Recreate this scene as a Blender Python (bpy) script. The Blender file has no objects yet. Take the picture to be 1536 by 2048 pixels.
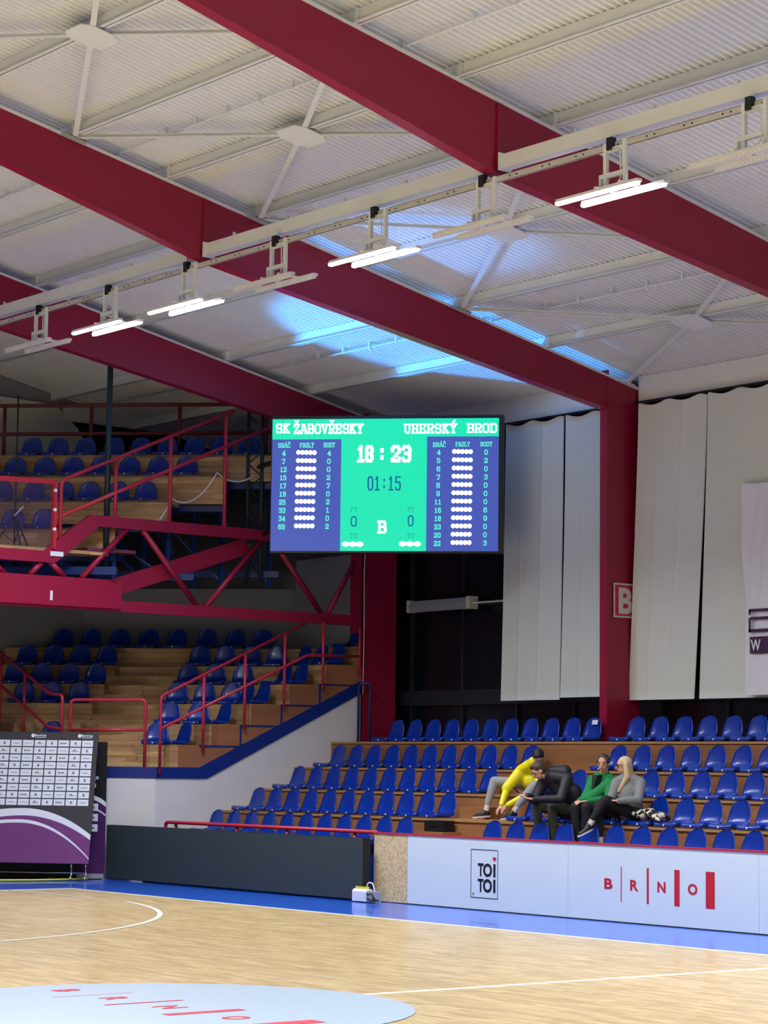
import bpy, bmesh, math, random
from mathutils import Vector, Matrix
random.seed(7)
S = bpy.context.scene
COL = S.collection
PI = math.pi
R2 = math.sqrt(2)

# ------------------------------------------------------------------ camera, light, exposure
cam_d = bpy.data.cameras.new('camera')
cam = bpy.data.objects.new('camera', cam_d)
COL.objects.link(cam)
S.camera = cam
YAW, PITCH, ROLL = 0.6653524, 0.1084373, 0.0121317
fw = Vector((math.sin(YAW) * math.cos(PITCH), math.cos(YAW) * math.cos(PITCH), math.sin(PITCH)))
rt = Vector((math.cos(YAW), -math.sin(YAW), 0))
up = rt.cross(fw)
rt2 = rt * math.cos(ROLL) + up * math.sin(ROLL)
up2 = -rt * math.sin(ROLL) + up * math.cos(ROLL)
Mc = Matrix((rt2, up2, -fw)).transposed().to_4x4()
Mc.translation = Vector((-9.2968, -14.403, 1.76394))
cam.matrix_world = Mc
cam_d.sensor_fit = 'VERTICAL'
cam_d.sensor_height = 36.0
cam_d.sensor_width = 27.0
cam_d.lens = 4645.65 / 2048 * 36.0
cam_d.clip_end = 300

S.view_settings.view_transform = 'Standard'
S.view_settings.look = 'None'
S.view_settings.gamma = 1
S.view_settings.use_curve_mapping = False
S.view_settings.exposure = -0.30

W = bpy.data.worlds.new('hall_ambient')
S.world = W
W.use_nodes = True
W.node_tree.nodes['Background'].inputs[0].default_value = (0.80, 0.90, 1.0, 1)
W.node_tree.nodes['Background'].inputs[1].default_value = 0.3


def area(name, loc, target, sx, sy, power, color=(1, 1, 1), spread=PI):
    l = bpy.data.lights.new(name, 'AREA')
    l.shape = 'RECTANGLE'
    l.size = sx
    l.size_y = sy
    l.energy = power
    l.color = color
    l.spread = spread
    o = bpy.data.objects.new(name, l)
    COL.objects.link(o)
    o.location = loc
    d = Vector(target) - Vector(loc)
    o.rotation_euler = d.to_track_quat('-Z', 'Y').to_euler()
    return o


# the rest of the hall's lamps: rows hanging over the court outside the picture
for yy in (-12, -6, 0, 6, 12):
    area('court_lamp', (-6.9, yy, 7.6), (-5.5, yy, 0), 1.3, 0.5, 900, (0.93, 0.965, 1), math.radians(112))
for yy in (-12, -8.5, -5, -1.6):
    area('court_lamp', (6.85, yy, 7.5), (6, yy, 0), 0.5, 1.3, 430, (0.93, 0.965, 1), math.radians(140))
# unseen spot lights added to throw the blue patches on the roof
sp = bpy.data.lights.new('blue_roof_spot', 'SPOT')
sp.energy = 15000
sp.color = (0.06, 0.40, 1.0)
sp.spot_size = math.radians(20)
sp.spot_blend = 0.35
sp.shadow_soft_size = 0.12
spo = bpy.data.objects.new('blue_roof_spot', sp)
COL.objects.link(spo)
spo.location = (4.2, 16.8, 1.2)
spo.rotation_euler = (Vector((11.8, 11.9, 7.95)) - spo.location).to_track_quat('-Z', 'Y').to_euler()

sp2 = bpy.data.lights.new('blue_roof_spot', 'SPOT')  # second added spot, aimed at the neighbouring roof bay
sp2.energy = 9000
sp2.color = (0.14, 0.42, 1.0)
sp2.spot_size = math.radians(13)
sp2.spot_blend = 0.6
sp2.shadow_soft_size = 0.12
sp2o = bpy.data.objects.new('blue_roof_spot', sp2)
COL.objects.link(sp2o)
sp2o.location = (4.2, 16.8, 1.2)
sp2o.rotation_euler = (Vector((9.4, 9.0, 8.5)) - sp2o.location).to_track_quat('-Z', 'Y').to_euler()

# ------------------------------------------------------------------ materials


def mat(name, rgb, rough=0.5, metal=0.0, noise=0.0, nscale=20.0, spec=0.5, coat=0.0, emit=None, estr=1.0, stretch=None, bump=0.0):
    m = bpy.data.materials.new(name)
    m.use_nodes = True
    nt = m.node_tree
    b = nt.nodes['Principled BSDF']
    b.inputs['Base Color'].default_value = (*rgb, 1)
    b.inputs['Roughness'].default_value = rough
    b.inputs['Metallic'].default_value = metal
    b.inputs['Specular IOR Level'].default_value = spec
    b.inputs['Coat Weight'].default_value = coat
    if emit:
        b.inputs['Emission Color'].default_value = (*emit, 1)
        b.inputs['Emission Strength'].default_value = estr
    if noise:
        tc = nt.nodes.new('ShaderNodeTexCoord')
        mp = nt.nodes.new('ShaderNodeMapping')
        nz = nt.nodes.new('ShaderNodeTexNoise')
        cr = nt.nodes.new('ShaderNodeMix')
        cr.data_type = 'RGBA'
        nt.links.new(tc.outputs['Object'], mp.inputs[0])
        nt.links.new(mp.outputs[0], nz.inputs['Vector'])
        nz.inputs['Scale'].default_value = nscale
        nz.inputs['Detail'].default_value = 4
        if stretch:
            mp.inputs['Scale'].default_value = stretch
        cr.inputs[6].default_value = (*[c * (1 - noise) for c in rgb], 1)
        cr.inputs[7].default_value = (*[min(1, c * (1 + noise)) for c in rgb], 1)
        nt.links.new(nz.outputs['Fac'], cr.inputs[0])
        nt.links.new(cr.outputs[2], b.inputs['Base Color'])
        if bump:
            bp = nt.nodes.new('ShaderNodeBump')
            bp.inputs['Strength'].default_value = bump
            bp.inputs['Distance'].default_value = 0.01
            nt.links.new(nz.outputs['Fac'], bp.inputs['Height'])
            nt.links.new(bp.outputs[0], b.inputs['Normal'])
    return m


def srgb(r, g, b):
    f = lambda c: (c / 255 / 12.92) if c / 255 <= 0.04045 else ((c / 255 + 0.055) / 1.055) ** 2.4
    return (f(r), f(g), f(b))


def wood(name, c1, c2, plank, length, axis=0, rough=0.35, gap=0.0, grain=0.25, coat=0.0, diag=0, vertical=False, knots=False):
    """planks: rows `plank` wide, boards `length` long, tinted one by one, with grain along the board"""
    m = bpy.data.materials.new(name)
    m.use_nodes = True
    nt = m.node_tree
    b = nt.nodes['Principled BSDF']
    b.inputs['Roughness'].default_value = rough
    b.inputs['Coat Weight'].default_value = coat
    b.inputs['Coat Roughness'].default_value = 0.12
    tc = nt.nodes.new('ShaderNodeTexCoord')
    mp = nt.nodes.new('ShaderNodeMapping')
    nt.links.new(tc.outputs['Object'], mp.inputs[0])
    mp.inputs['Rotation'].default_value = (PI / 2 if vertical else 0, 0, diag) if not vertical else (0, 0, 0)
    br = nt.nodes.new('ShaderNodeTexBrick')
    if vertical:      # boards lie along the horizontal run, stacked by height
        sep = nt.nodes.new('ShaderNodeSeparateXYZ')
        com = nt.nodes.new('ShaderNodeCombineXYZ')
        sub = nt.nodes.new('ShaderNodeMath')
        sub.operation = 'SUBTRACT'
        nt.links.new(mp.outputs[0], sep.inputs[0])
        nt.links.new(sep.outputs[0], sub.inputs[0])
        nt.links.new(sep.outputs[1], sub.inputs[1])
        nt.links.new(sub.outputs[0], com.inputs[0])
        nt.links.new(sep.outputs[2], com.inputs[1])
        vec = com.outputs[0]
    else:
        if axis == 1:
            mp.inputs['Rotation'].default_value = (0, 0, -PI / 2)
        vec = mp.outputs[0]
    nt.links.new(vec, br.inputs['Vector'])
    br.inputs['Color1'].default_value = (*c1, 1)
    br.inputs['Color2'].default_value = (*c2, 1)
    br.inputs['Mortar'].default_value = (*[c * 0.45 for c in c1], 1)
    br.inputs['Scale'].default_value = 1.0
    br.inputs['Mortar Size'].default_value = gap
    br.inputs['Brick Width'].default_value = length
    br.inputs['Row Height'].default_value = plank
    br.offset = 0.37
    br.offset_frequency = 2
    mp2 = nt.nodes.new('ShaderNodeMapping')
    nt.links.new(vec, mp2.inputs[0])
    mp2.inputs['Scale'].default_value = (1.0 / length * 0.9, 1.0 / plank * 0.8, 1)
    nz = nt.nodes.new('ShaderNodeTexNoise')
    nz.inputs['Scale'].default_value = 1.6
    nz.inputs['Detail'].default_value = 5
    nz.inputs['Roughness'].default_value = 0.65
    nt.links.new(mp2.outputs[0], nz.inputs['Vector'])
    hsv = nt.nodes.new('ShaderNodeHueSaturation')
    mr = nt.nodes.new('ShaderNodeMapRange')
    mr.inputs['From Min'].default_value = 0.3
    mr.inputs['From Max'].default_value = 0.7
    mr.inputs['To Min'].default_value = 1 - grain
    mr.inputs['To Max'].default_value = 1 + grain
    nt.links.new(nz.outputs['Fac'], mr.inputs['Value'])
    nt.links.new(mr.outputs[0], hsv.inputs['Value'])
    nt.links.new(br.outputs['Color'], hsv.inputs['Color'])
    out = hsv.outputs[0]
    if knots:
        vo = nt.nodes.new('ShaderNodeTexVoronoi')
        vo.inputs['Scale'].default_value = 3.2
        cr = nt.nodes.new('ShaderNodeValToRGB')
        cr.color_ramp.elements[0].position = 0.035
        cr.color_ramp.elements[0].color = (0.22, 0.15, 0.10, 1)
        cr.color_ramp.elements[1].position = 0.10
        cr.color_ramp.elements[1].color = (1, 1, 1, 1)
        mx = nt.nodes.new('ShaderNodeMix')
        mx.data_type = 'RGBA'
        mx.blend_type = 'MULTIPLY'
        mx.inputs[0].default_value = 0.8
        nt.links.new(vec, vo.inputs['Vector'])
        nt.links.new(vo.outputs['Distance'], cr.inputs[0])
        nt.links.new(out, mx.inputs[6])
        nt.links.new(cr.outputs[0], mx.inputs[7])
        out = mx.outputs[2]
    nt.links.new(out, b.inputs['Base Color'])
    return m


M = {}
M['parquet'] = wood('oak_parquet', srgb(200, 176, 130), srgb(176, 150, 104), 0.072, 0.42, axis=1, rough=0.3, gap=0.0, grain=0.2, coat=0.12)
M['blue_floor'] = mat('blue_court_border', srgb(26, 90, 205), 0.22, noise=0.04, nscale=3, coat=0.3)
M['line'] = mat('white_court_line', srgb(232, 236, 236), 0.3)
M['logo_disc'] = mat('pale_blue_disc', srgb(160, 176, 196), 0.32, noise=0.05, nscale=4)
M['logo_red'] = mat('logo_red', srgb(222, 50, 74), 0.35)
M['red'] = mat('crimson_paint', srgb(146, 14, 56), 0.42, noise=0.05, nscale=3)
M['rail_red'] = mat('rail_red_paint', srgb(184, 42, 66), 0.35, noise=0.05, nscale=5)
M['rail_dark'] = mat('rail_dark_red', srgb(110, 36, 52), 0.5, noise=0.05, nscale=5)
M['steel'] = mat('offwhite_painted_steel', srgb(226, 234, 238), 0.5, noise=0.05, nscale=4)
M['deck'] = mat('corrugated_roof_sheet', srgb(236, 242, 247), 0.42, noise=0.05, nscale=1.5, metal=0.0)
M['galv'] = mat('galvanised_tray', srgb(205, 206, 206), 0.38, metal=0.15, noise=0.06, nscale=9)
M['black'] = mat('black_plastic', srgb(18, 18, 22), 0.5, noise=0.2, nscale=30)
M['board_black'] = mat('unlit_led_modules', srgb(52, 62, 64), 0.6, noise=0.1, nscale=60)
M['white'] = mat('white_advert_board', srgb(210, 224, 232), 0.45, noise=0.02, nscale=2)
M['wallwhite'] = mat('white_plaster', srgb(214, 214, 220), 0.75, noise=0.04, nscale=3)
M['wallgrey'] = mat('grey_plaster', srgb(150, 152, 160), 0.85, noise=0.05, nscale=2)
M['fascia'] = mat('white_fascia_sheet', srgb(226, 228, 232), 0.6, noise=0.02, nscale=1)
M['curtain'] = mat('grey_curtain_cloth', srgb(210, 215, 212), 0.9, noise=0.03, nscale=60)
M['glass_dark'] = mat('night_window_glass', srgb(14, 18, 30), 0.25, noise=0.3, nscale=0.8)
M['mullion'] = mat('dark_window_frame', srgb(34, 38, 48), 0.45, noise=0.1, nscale=9)
M['bluepaint'] = mat('blue_trim_paint', srgb(6, 40, 122), 0.4, noise=0.06, nscale=4)
M['bluesteel'] = mat('blue_steel_frame', srgb(8, 44, 104), 0.4, noise=0.06, nscale=4)
M['teal'] = mat('dark_teal_pole', srgb(18, 48, 62), 0.45, noise=0.06, nscale=4)
M['seat'] = mat('blue_seat_plastic', srgb(0, 46, 150), 0.28, noise=0.05, nscale=12, coat=0.15)
M['riser'] = wood('brown_stained_boards', srgb(156, 106, 68), srgb(136, 90, 56), 0.335, 2.6, rough=0.5, gap=0.002, grain=0.22, vertical=True)
M['pine'] = wood('knotty_pine_boards', srgb(196, 160, 114), srgb(160, 122, 82), 0.084, 1.3, rough=0.55, gap=0.003, grain=0.3, vertical=True, knots=True)
M['cheek'] = wood('brown_cheek_boards', srgb(150, 98, 66), srgb(138, 88, 58), 0.5, 3.0, rough=0.55, gap=0.0, grain=0.15, vertical=True)
M['tread'] = mat('tread_board', srgb(170, 128, 86), 0.5, noise=0.2, nscale=6, stretch=(1, 6, 1))
M['cable'] = mat('white_cable', srgb(225, 225, 225), 0.4, noise=0.02, nscale=5)
M['yellow_tape'] = mat('yellow_strip', srgb(226, 222, 70), 0.5, noise=0.05, nscale=5)
M['chrome'] = mat('chrome_tube', srgb(210, 210, 214), 0.18, metal=1.0, noise=0.03, nscale=5)
M['tube_on'] = mat('lit_led_tube', (1, 1, 1), 0.4, emit=(0.96, 0.98, 1.0), estr=26)
M['tube_off'] = mat('unlit_led_tube', srgb(220, 222, 228), 0.3, noise=0.03, nscale=30)
M['lampgrey'] = mat('lamp_diffuser_grey', srgb(150, 156, 170), 0.5, noise=0.06, nscale=12)
M['cream'] = mat('cream_end_cap', srgb(214, 210, 190), 0.5, noise=0.03, nscale=12)
M['purple'] = mat('purple_backdrop_print', srgb(112, 52, 118), 0.5, noise=0.16, nscale=2.2)
M['purple_dark'] = mat('dark_purple_print', srgb(66, 22, 84), 0.5, noise=0.1, nscale=2)
M['backdrop'] = mat('charcoal_backdrop', srgb(52, 50, 58), 0.55, noise=0.08, nscale=4)
M['print_white'] = mat('white_print', srgb(222, 228, 240), 0.5, noise=0.01, nscale=4)
M['print_grey'] = mat('grey_print', srgb(120, 124, 136), 0.5, noise=0.05, nscale=4)
M['ink'] = mat('black_print', srgb(14, 14, 20), 0.5, noise=0.05, nscale=4)
M['banner'] = mat('white_banner_cloth', srgb(222, 222, 238), 0.8, noise=0.03, nscale=8)
M['signred'] = mat('sign_red', srgb(196, 26, 44), 0.5, noise=0.03, nscale=8)
M['dirty_white'] = mat('sign_white', srgb(214, 206, 206), 0.5, noise=0.03, nscale=8)


def osb_mat():
    m = bpy.data.materials.new('osb_board')
    m.use_nodes = True
    nt = m.node_tree
    b = nt.nodes['Principled BSDF']
    b.inputs['Roughness'].default_value = 0.6
    tc = nt.nodes.new('ShaderNodeTexCoord')
    nz = nt.nodes.new('ShaderNodeTexNoise')
    nz.inputs['Scale'].default_value = 9
    mx = nt.nodes.new('ShaderNodeVectorMath')
    mx.operation = 'ADD'
    vo = nt.nodes.new('ShaderNodeTexVoronoi')
    vo.inputs['Scale'].default_value = 48
    nt.links.new(tc.outputs['Object'], nz.inputs['Vector'])
    sc = nt.nodes.new('ShaderNodeVectorMath')
    sc.operation = 'SCALE'
    sc.inputs['Scale'].default_value = 0.06
    nt.links.new(nz.outputs['Color'], sc.inputs[0])
    nt.links.new(tc.outputs['Object'], mx.inputs[0])
    nt.links.new(sc.outputs[0], mx.inputs[1])
    nt.links.new(mx.outputs[0], vo.inputs['Vector'])
    cr = nt.nodes.new('ShaderNodeValToRGB')
    cr.color_ramp.elements[0].color = (*srgb(184, 160, 118), 1)
    cr.color_ramp.elements[1].color = (*srgb(218, 198, 158), 1)
    cr.color_ramp.elements[0].position = 0.1
    cr.color_ramp.elements[1].position = 0.6
    sp_ = nt.nodes.new('ShaderNodeSeparateColor')
    nt.links.new(vo.outputs['Color'], sp_.inputs[0])
    nt.links.new(sp_.outputs[0], cr.inputs[0])
    nt.links.new(cr.outputs[0], b.inputs['Base Color'])
    return m


M['osb'] = osb_mat()


def emis(name, rgb, s=1.0):
    m = bpy.data.materials.new(name)
    m.use_nodes = True
    b = m.node_tree.nodes['Principled BSDF']
    b.inputs['Base Color'].default_value = (0.01, 0.01, 0.01, 1)
    b.inputs['Roughness'].default_value = 0.4
    b.inputs['Emission Color'].default_value = (*rgb, 1)
    b.inputs['Emission Strength'].default_value = s
    return m


M['e_green'] = emis('screen_green', srgb(0, 222, 176), 1.36)
M['e_violet'] = emis('screen_violet', srgb(64, 84, 178), 1.25)
M['e_white'] = emis('screen_white', (1, 1, 1), 1.6)
M['e_mint'] = emis('screen_mint_text', srgb(96, 250, 220), 1.3)
M['e_blue'] = emis('screen_blue_text', srgb(0, 110, 168), 1.0)
M['e_teal'] = emis('screen_teal_text', srgb(0, 140, 150), 1.0)

gm = bpy.data.materials.new('clear_glass_panel')
gm.use_nodes = True
gb = gm.node_tree.nodes['Principled BSDF']
gb.inputs['Base Color'].default_value = (0.10, 0.07, 0.16, 1)
gb.inputs['Roughness'].default_value = 0.03
gb.inputs['Alpha'].default_value = 0.10
gb.inputs['Transmission Weight'].default_value = 0.0
M['glass'] = gm

# ------------------------------------------------------------------ mesh helpers


class MB:
    """collects shapes; build() links them as one mesh object"""

    def __init__(s):
        s.v = []
        s.f = []
        s.sm = []

    def add(s, vs, fs, smooth=False):
        n = len(s.v)
        s.v += [Vector(v) for v in vs]
        s.f += [tuple(i + n for i in f) for f in fs]
        s.sm += [smooth] * len(fs)
        return s

    def box(s, x0, x1, y0, y1, z0, z1):
        return s.add([(x, y, z) for x in (x0, x1) for y in (y0, y1) for z in (z0, z1)],
                     [(0, 1, 3, 2), (4, 6, 7, 5), (0, 4, 5, 1), (2, 3, 7, 6), (0, 2, 6, 4), (1, 5, 7, 3)])

    def bar(s, a, b, w, h, upv=(0, 0, 1)):
        a = Vector(a)
        b = Vector(b)
        d = (b - a).normalized()
        u = Vector(upv)
        sd = d.cross(u)
        if sd.length < 1e-5:
            u = Vector((0, 1, 0))
            sd = d.cross(u)
        sd.normalize()
        u = sd.cross(d).normalized()
        vs = [p + sd * i * w / 2 + u * j * h / 2 for p in (a, b) for i, j in ((-1, -1), (1, -1), (1, 1), (-1, 1))]
        return s.add(vs, [(0, 1, 2, 3), (7, 6, 5, 4), (0, 4, 5, 1), (1, 5, 6, 2), (2, 6, 7, 3), (3, 7, 4, 0)])

    def tube(s, pts, r, n=10, caps=True):
        pts = [Vector(p) for p in pts]
        if not isinstance(r, (list, tuple)):
            r = [r] * len(pts)
        vs = []
        fs = []
        prev = None
        for i, p in enumerate(pts):
            if i == 0:
                d = pts[1] - p
            elif i == len(pts) - 1:
                d = p - pts[i - 1]
            else:
                d = (pts[i + 1] - p).normalized() + (p - pts[i - 1]).normalized()
            d.normalize()
            if prev is None:
                a = d.orthogonal().normalized()
            else:
                a = (prev - d * prev.dot(d))
                a = a.normalized() if a.length > 1e-6 else d.orthogonal().normalized()
            prev = a
            b = d.cross(a)
            vs += [p + (a * math.cos(2 * PI * k / n) + b * math.sin(2 * PI * k / n)) * r[i] for k in range(n)]
        for i in range(len(pts) - 1):
            for k in range(n):
                fs.append((i * n + k, i * n + (k + 1) % n, (i + 1) * n + (k + 1) % n, (i + 1) * n + k))
        s.add(vs, fs, True)
        if caps:
            m = len(s.v) - len(vs)
            s.f.append(tuple(m + k for k in reversed(range(n))))
            s.f.append(tuple(m + (len(pts) - 1) * n + k for k in range(n)))
            s.sm += [False, False]
        return s

    def prism(s, poly, vec):
        """planar polygon extruded by a vector"""
        n = len(poly)
        vec = Vector(vec)
        vs = [Vector(p) for p in poly] + [Vector(p) + vec for p in poly]
        fs = [tuple(range(n))[::-1], tuple(range(n, 2 * n))]
        for i in range(n):
            j = (i + 1) % n
            fs.append((i, j, n + j, n + i))
        return s.add(vs, fs)

    def sphere(s, c, r, n=12, m=8):
        if not isinstance(r, (list, tuple)):
            r = (r, r, r)
        vs = []
        fs = []
        for i in range(m + 1):
            t = PI * i / m
            for k in range(n):
                a = 2 * PI * k / n
                vs.append((c[0] + r[0] * math.sin(t) * math.cos(a), c[1] + r[1] * math.sin(t) * math.sin(a), c[2] + r[2] * math.cos(t)))
        for i in range(m):
            for k in range(n):
                fs.append((i * n + k, i * n + (k + 1) % n, (i + 1) * n + (k + 1) % n, (i + 1) * n + k))
        return s.add(vs, fs, True)

    def build(s, name, m, parent=None, kind=None, label=None, fix=True):
        me = bpy.data.meshes.new(name)
        off = Vector((0, 0, 0))
        if parent is not None:
            p = parent
            while p is not None:
                off += p.location
                p = p.parent
        me.from_pydata([v - off for v in s.v], [], s.f)
        me.polygons.foreach_set('use_smooth', s.sm)
        if fix:
            bm = bmesh.new()
            bm.from_mesh(me)
            bmesh.ops.remove_doubles(bm, verts=bm.verts, dist=1e-6)
            bmesh.ops.recalc_face_normals(bm, faces=bm.faces)
            bm.to_mesh(me)
            bm.free()
        me.materials.append(M[m] if isinstance(m, str) else m)
        o = bpy.data.objects.new(name, me)
        COL.objects.link(o)
        o.parent = parent
        if kind:
            o['kind'] = kind
        if label:
            o['label'] = label
        return o


def thing(name, label, cat, loc=(0, 0, 0), group=None):
    o = bpy.data.objects.new(name, None)
    o.empty_display_size = 0.2
    COL.objects.link(o)
    o.location = loc
    tag(o, label, cat, group)
    return o


def tag(o, label, cat, group=None):
    o['label'] = label
    o['category'] = cat
    if group:
        o['group'] = group
    return o


def rounded(pts, r=0.08, n=4):
    """polyline with its inner corners rounded"""
    pts = [Vector(p) for p in pts]
    out = [pts[0]]
    for i in range(1, len(pts) - 1):
        p = pts[i]
        a = (pts[i - 1] - p)
        b = (pts[i + 1] - p)
        ra = min(r, a.length * 0.45, b.length * 0.45)
        p0 = p + a.normalized() * ra
        p1 = p + b.normalized() * ra
        for k in range(n + 1):
            t = k / n
            out.append(p0 * (1 - t) ** 2 + p * 2 * t * (1 - t) + p1 * t * t)
    out.append(pts[-1])
    return out


def D(s, t, z):
    """point on the corner diagonal: x + y = s, t runs along the row"""
    return Vector(((s + R2 * t) / 2, (s - R2 * t) / 2, z))


def text_mesh(string, bold=0.0):
    c = bpy.data.curves.new('lettering', 'FONT')
    c.body = string
    c.resolution_u = 3
    c.offset = bold
    o = bpy.data.objects.new('lettering', c)
    me = bpy.data.meshes.new_from_object(o)
    vs = [v.co.copy() for v in me.vertices]
    fs = [tuple(p.vertices) for p in me.polygons]
    bpy.data.objects.remove(o)
    bpy.data.meshes.remove(me)
    bpy.data.curves.remove(c)
    return vs, fs


def put_text(mb, string, o, u, v, box, bold=0.0):
    """fit lettering into box (u0,u1,v0,v1) on the plane o + a*u + b*v"""
    vs, fs = text_mesh(string, bold)
    x0 = min(p.x for p in vs)
    x1 = max(p.x for p in vs)
    y0 = min(p.y for p in vs)
    y1 = max(p.y for p in vs)
    u0, u1, v0, v1 = box
    o = Vector(o)
    u = Vector(u)
    v = Vector(v)
    mb.add([o + u * (u0 + (p.x - x0) / (x1 - x0) * (u1 - u0)) + v * (v0 + (p.y - y0) / (y1 - y0) * (v1 - v0)) for p in vs], fs)


def quad(mb, o, u, v, box):
    u0, u1, v0, v1 = box
    o = Vector(o)
    u = Vector(u)
    v = Vector(v)
    mb.add([o + u * a + v * b for a, b in ((u0, v0), (u1, v0), (u1, v1), (u0, v1))], [(0, 1, 2, 3)])


# ------------------------------------------------------------------ setting: floor
fl = MB().box(-17, 7.53, -18, 14.0, -0.12, 0.0).build('floor', 'parquet', kind='structure')
b = MB().box(7.53, 15, -18, 21.2, -0.12, 0.0)
b.box(-17, 7.53, 14.0, 21.2, -0.12, 0.0)
b.build('blue_border', 'blue_floor', fl)
MB().box(7.50, 7.56, -16, 14.04, 0.0, 0.003).build('side_line', 'line', fl)
MB().box(-12, 7.50, 13.99, 14.05, 0.0, 0.003).build('base_line', 'line', fl)
MB().box(-7.5, 7.50, -0.03, 0.03, 0.0, 0.003).build('halfway_line', 'line', fl)
m = MB()
pts_o = []
pts_i = []
for i in range(97):
    a = -PI + PI * i / 96
    pts_o.append((6.75 * math.cos(a), 12.425 + 6.75 * math.sin(a)))
    pts_i.append((6.69 * math.cos(a), 12.425 + 6.69 * math.sin(a)))
a0 = [(x, y) for x, y in zip([p[0] for p in pts_o], [p[1] for p in pts_o]) if abs(x) <= 6.6]
a1 = [(x, y) for x, y in zip([p[0] for p in pts_i], [p[1] for p in pts_i]) if abs(x) <= 6.6]
a0 = [(-6.6, 14.0)] + a0 + [(6.6, 14.0)]
a1 = [(-6.54, 14.0)] + a1 + [(6.54, 14.0)]
k = min(len(a0), len(a1))
half = k // 2
a0 = a0[:half] + a0[-half:]
a1 = a1[:half] + a1[-half:]
for i in range(len(a0) - 1):
    m.add([(*a0[i], 0.004), (*a0[i + 1], 0.004), (*a1[i + 1], 0.004), (*a1[i], 0.004)], [(0, 1, 2, 3)])
m.build('three_point_line', 'line', fl)
m = MB()
m.add([(1.85 * math.cos(2 * PI * i / 96), 1.85 * math.sin(2 * PI * i / 96), 0.005) for i in range(96)], [tuple(range(96))])
disc = m.build('centre_circle', 'logo_disc', fl)
# red town lettering on the disc: read along -y, letters stand towards +x
m = MB()
fu, fv = (0, -1, 0), (1, 0, 0)
for ch, y0, y1 in (('B', 1.47, 1.33), ('R', 0.77, 0.62), ('N', 0.04, -0.13), ('O', -0.80, -0.97)):
    put_text(m, ch, (0, 0, 0.008), fu, fv, (-y0, -y1, -0.05, 0.17), 0.02)
for y, w, xa, xb in ((1.00, 0.012, -0.31, 0.40), (0.32, 0.035, -0.27, 0.41), (-0.46, 0.10, -0.25, 0.41), (-1.35, 0.17, -0.25, 0.43)):
    quad(m, (0, 0, 0.008), fu, fv, (-y - w / 2, -y + w / 2, xa, xb))
m.build('floor_lettering', 'logo_red', disc)
MB().add([D(23.3, -7.5, 0.004), D(23.3, -4.6, 0.004), D(23.36, -4.6, 0.004), D(23.36, -7.5, 0.004)], [(0, 1, 2, 3)]).build('white_mat_edge', 'line', fl)
m = MB()
m.add([(-12, 14.9, .004), (6.5, 14.9, .004), (6.9, 14.95, .004), (6.7, 15.1, .004), (-12, 15.1, .004)], [(0, 1, 2, 3, 4)])
m.build('white_floor_mark', 'line', fl)

# ------------------------------------------------------------------ setting: roof, walls
ZR = lambda x: 10.40 - 0.212 * x           # top of the rafters
ZP = 0.19                                   # purlin height
m = MB()
pitch = 0.10
prof = ((0.0, 0.0), (0.034, 0.0), (0.044, 0.055), (0.090, 0.055), (0.1, 0.0))
x0, x1 = -2.0, 15.3
y = -8.0
ys = []
while y < 21.4:
    for dy, dz in prof[:4]:
        ys.append((y + dy, dz))
    y += pitch
vs = []
for yy, dz in ys:
    vs.append((x0, yy, ZR(x0) + ZP + dz + 0.002))
    vs.append((x1, yy, ZR(x1) + ZP + dz + 0.002))
fs = [(2 * i, 2 * i + 1, 2 * i + 3, 2 * i + 2) for i in range(len(ys) - 1)]
n = len(vs)
vs += [(x0, -8, ZR(x0) + ZP + 0.2), (x1, -8, ZR(x1) + ZP + 0.2), (x0, 21.4, ZR(x0) + ZP + 0.2), (x1, 21.4, ZR(x1) + ZP + 0.2)]
fs.append((n, n + 2, n + 3, n + 1))
m.add(vs, fs)
m.build('ceiling', 'deck', kind='structure', fix=False)

MB().add([(-17, -18, ZR(15)), (-17, 21.4, ZR(15)), (-2, 21.4, ZR(-2) + .25), (-2, -18, ZR(-2) + .25)], [(0, 1, 2, 3)]).build('ceiling_far_half', 'deck', kind='structure')
MB().add([(-2, -18, ZR(-2) + .25), (-2, -8, ZR(-2) + .25), (15.3, -8, ZR(15.3) + .25), (15.3, -18, ZR(15.3) + .25)], [(0, 1, 2, 3)]).build('ceiling_near_end', 'deck', kind='structure')
MB().box(-17.2, -17, -18, 21.4, 0, 7.4).build('wall_left', 'wallgrey', kind='structure')
m = MB().box(15.0, 15.2, -18, 21.4, 0, 7.6)
m.build('wall_right', 'wallgrey', kind='structure')
# windows in the right wall, one per bay, between frames
FR = [15.68, 9.96, 4.24]
for i, (ya, yb) in enumerate(((10.05, 17.2), (4.4, 10.04), (-1.2, 4.39))):
    w = thing('window_%d' % (i + 1), '', '', (14.95, ya, 2.2))
    del w['label'], w['category']
    w['kind'] = 'structure'
    MB().box(14.92, 14.96, ya, yb, 2.1, 7.15).build('pane', 'glass_dark', w)
    m = MB()
    for k in range(5):
        yy = yb - 0.25 - k * 1.32
        if yy > ya + 0.05:
            m.box(14.87, 14.92, yy - 0.02, yy + 0.02, 2.1, 7.1)
    m.box(14.86, 14.92, ya, yb, 2.74, 2.98)
    m.box(14.86, 14.92, ya, yb, 4.32, 4.40)
    m.build('window_frame', 'mullion', w)
for i, (ya, yb) in enumerate(((10.16, 15.66), (4.44, 9.94), (-1.3, 4.2))):
    MB().box(14.55, 14.62, ya, yb, 7.12, ZR(14.55) + ZP).build('trim_%d' % (i + 1), 'fascia', kind='structure')
    MB().box(14.62, 14.9, ya, yb, 7.10, 7.14).build('trim_%d' % (i + 4), 'ink', kind='structure')

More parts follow.
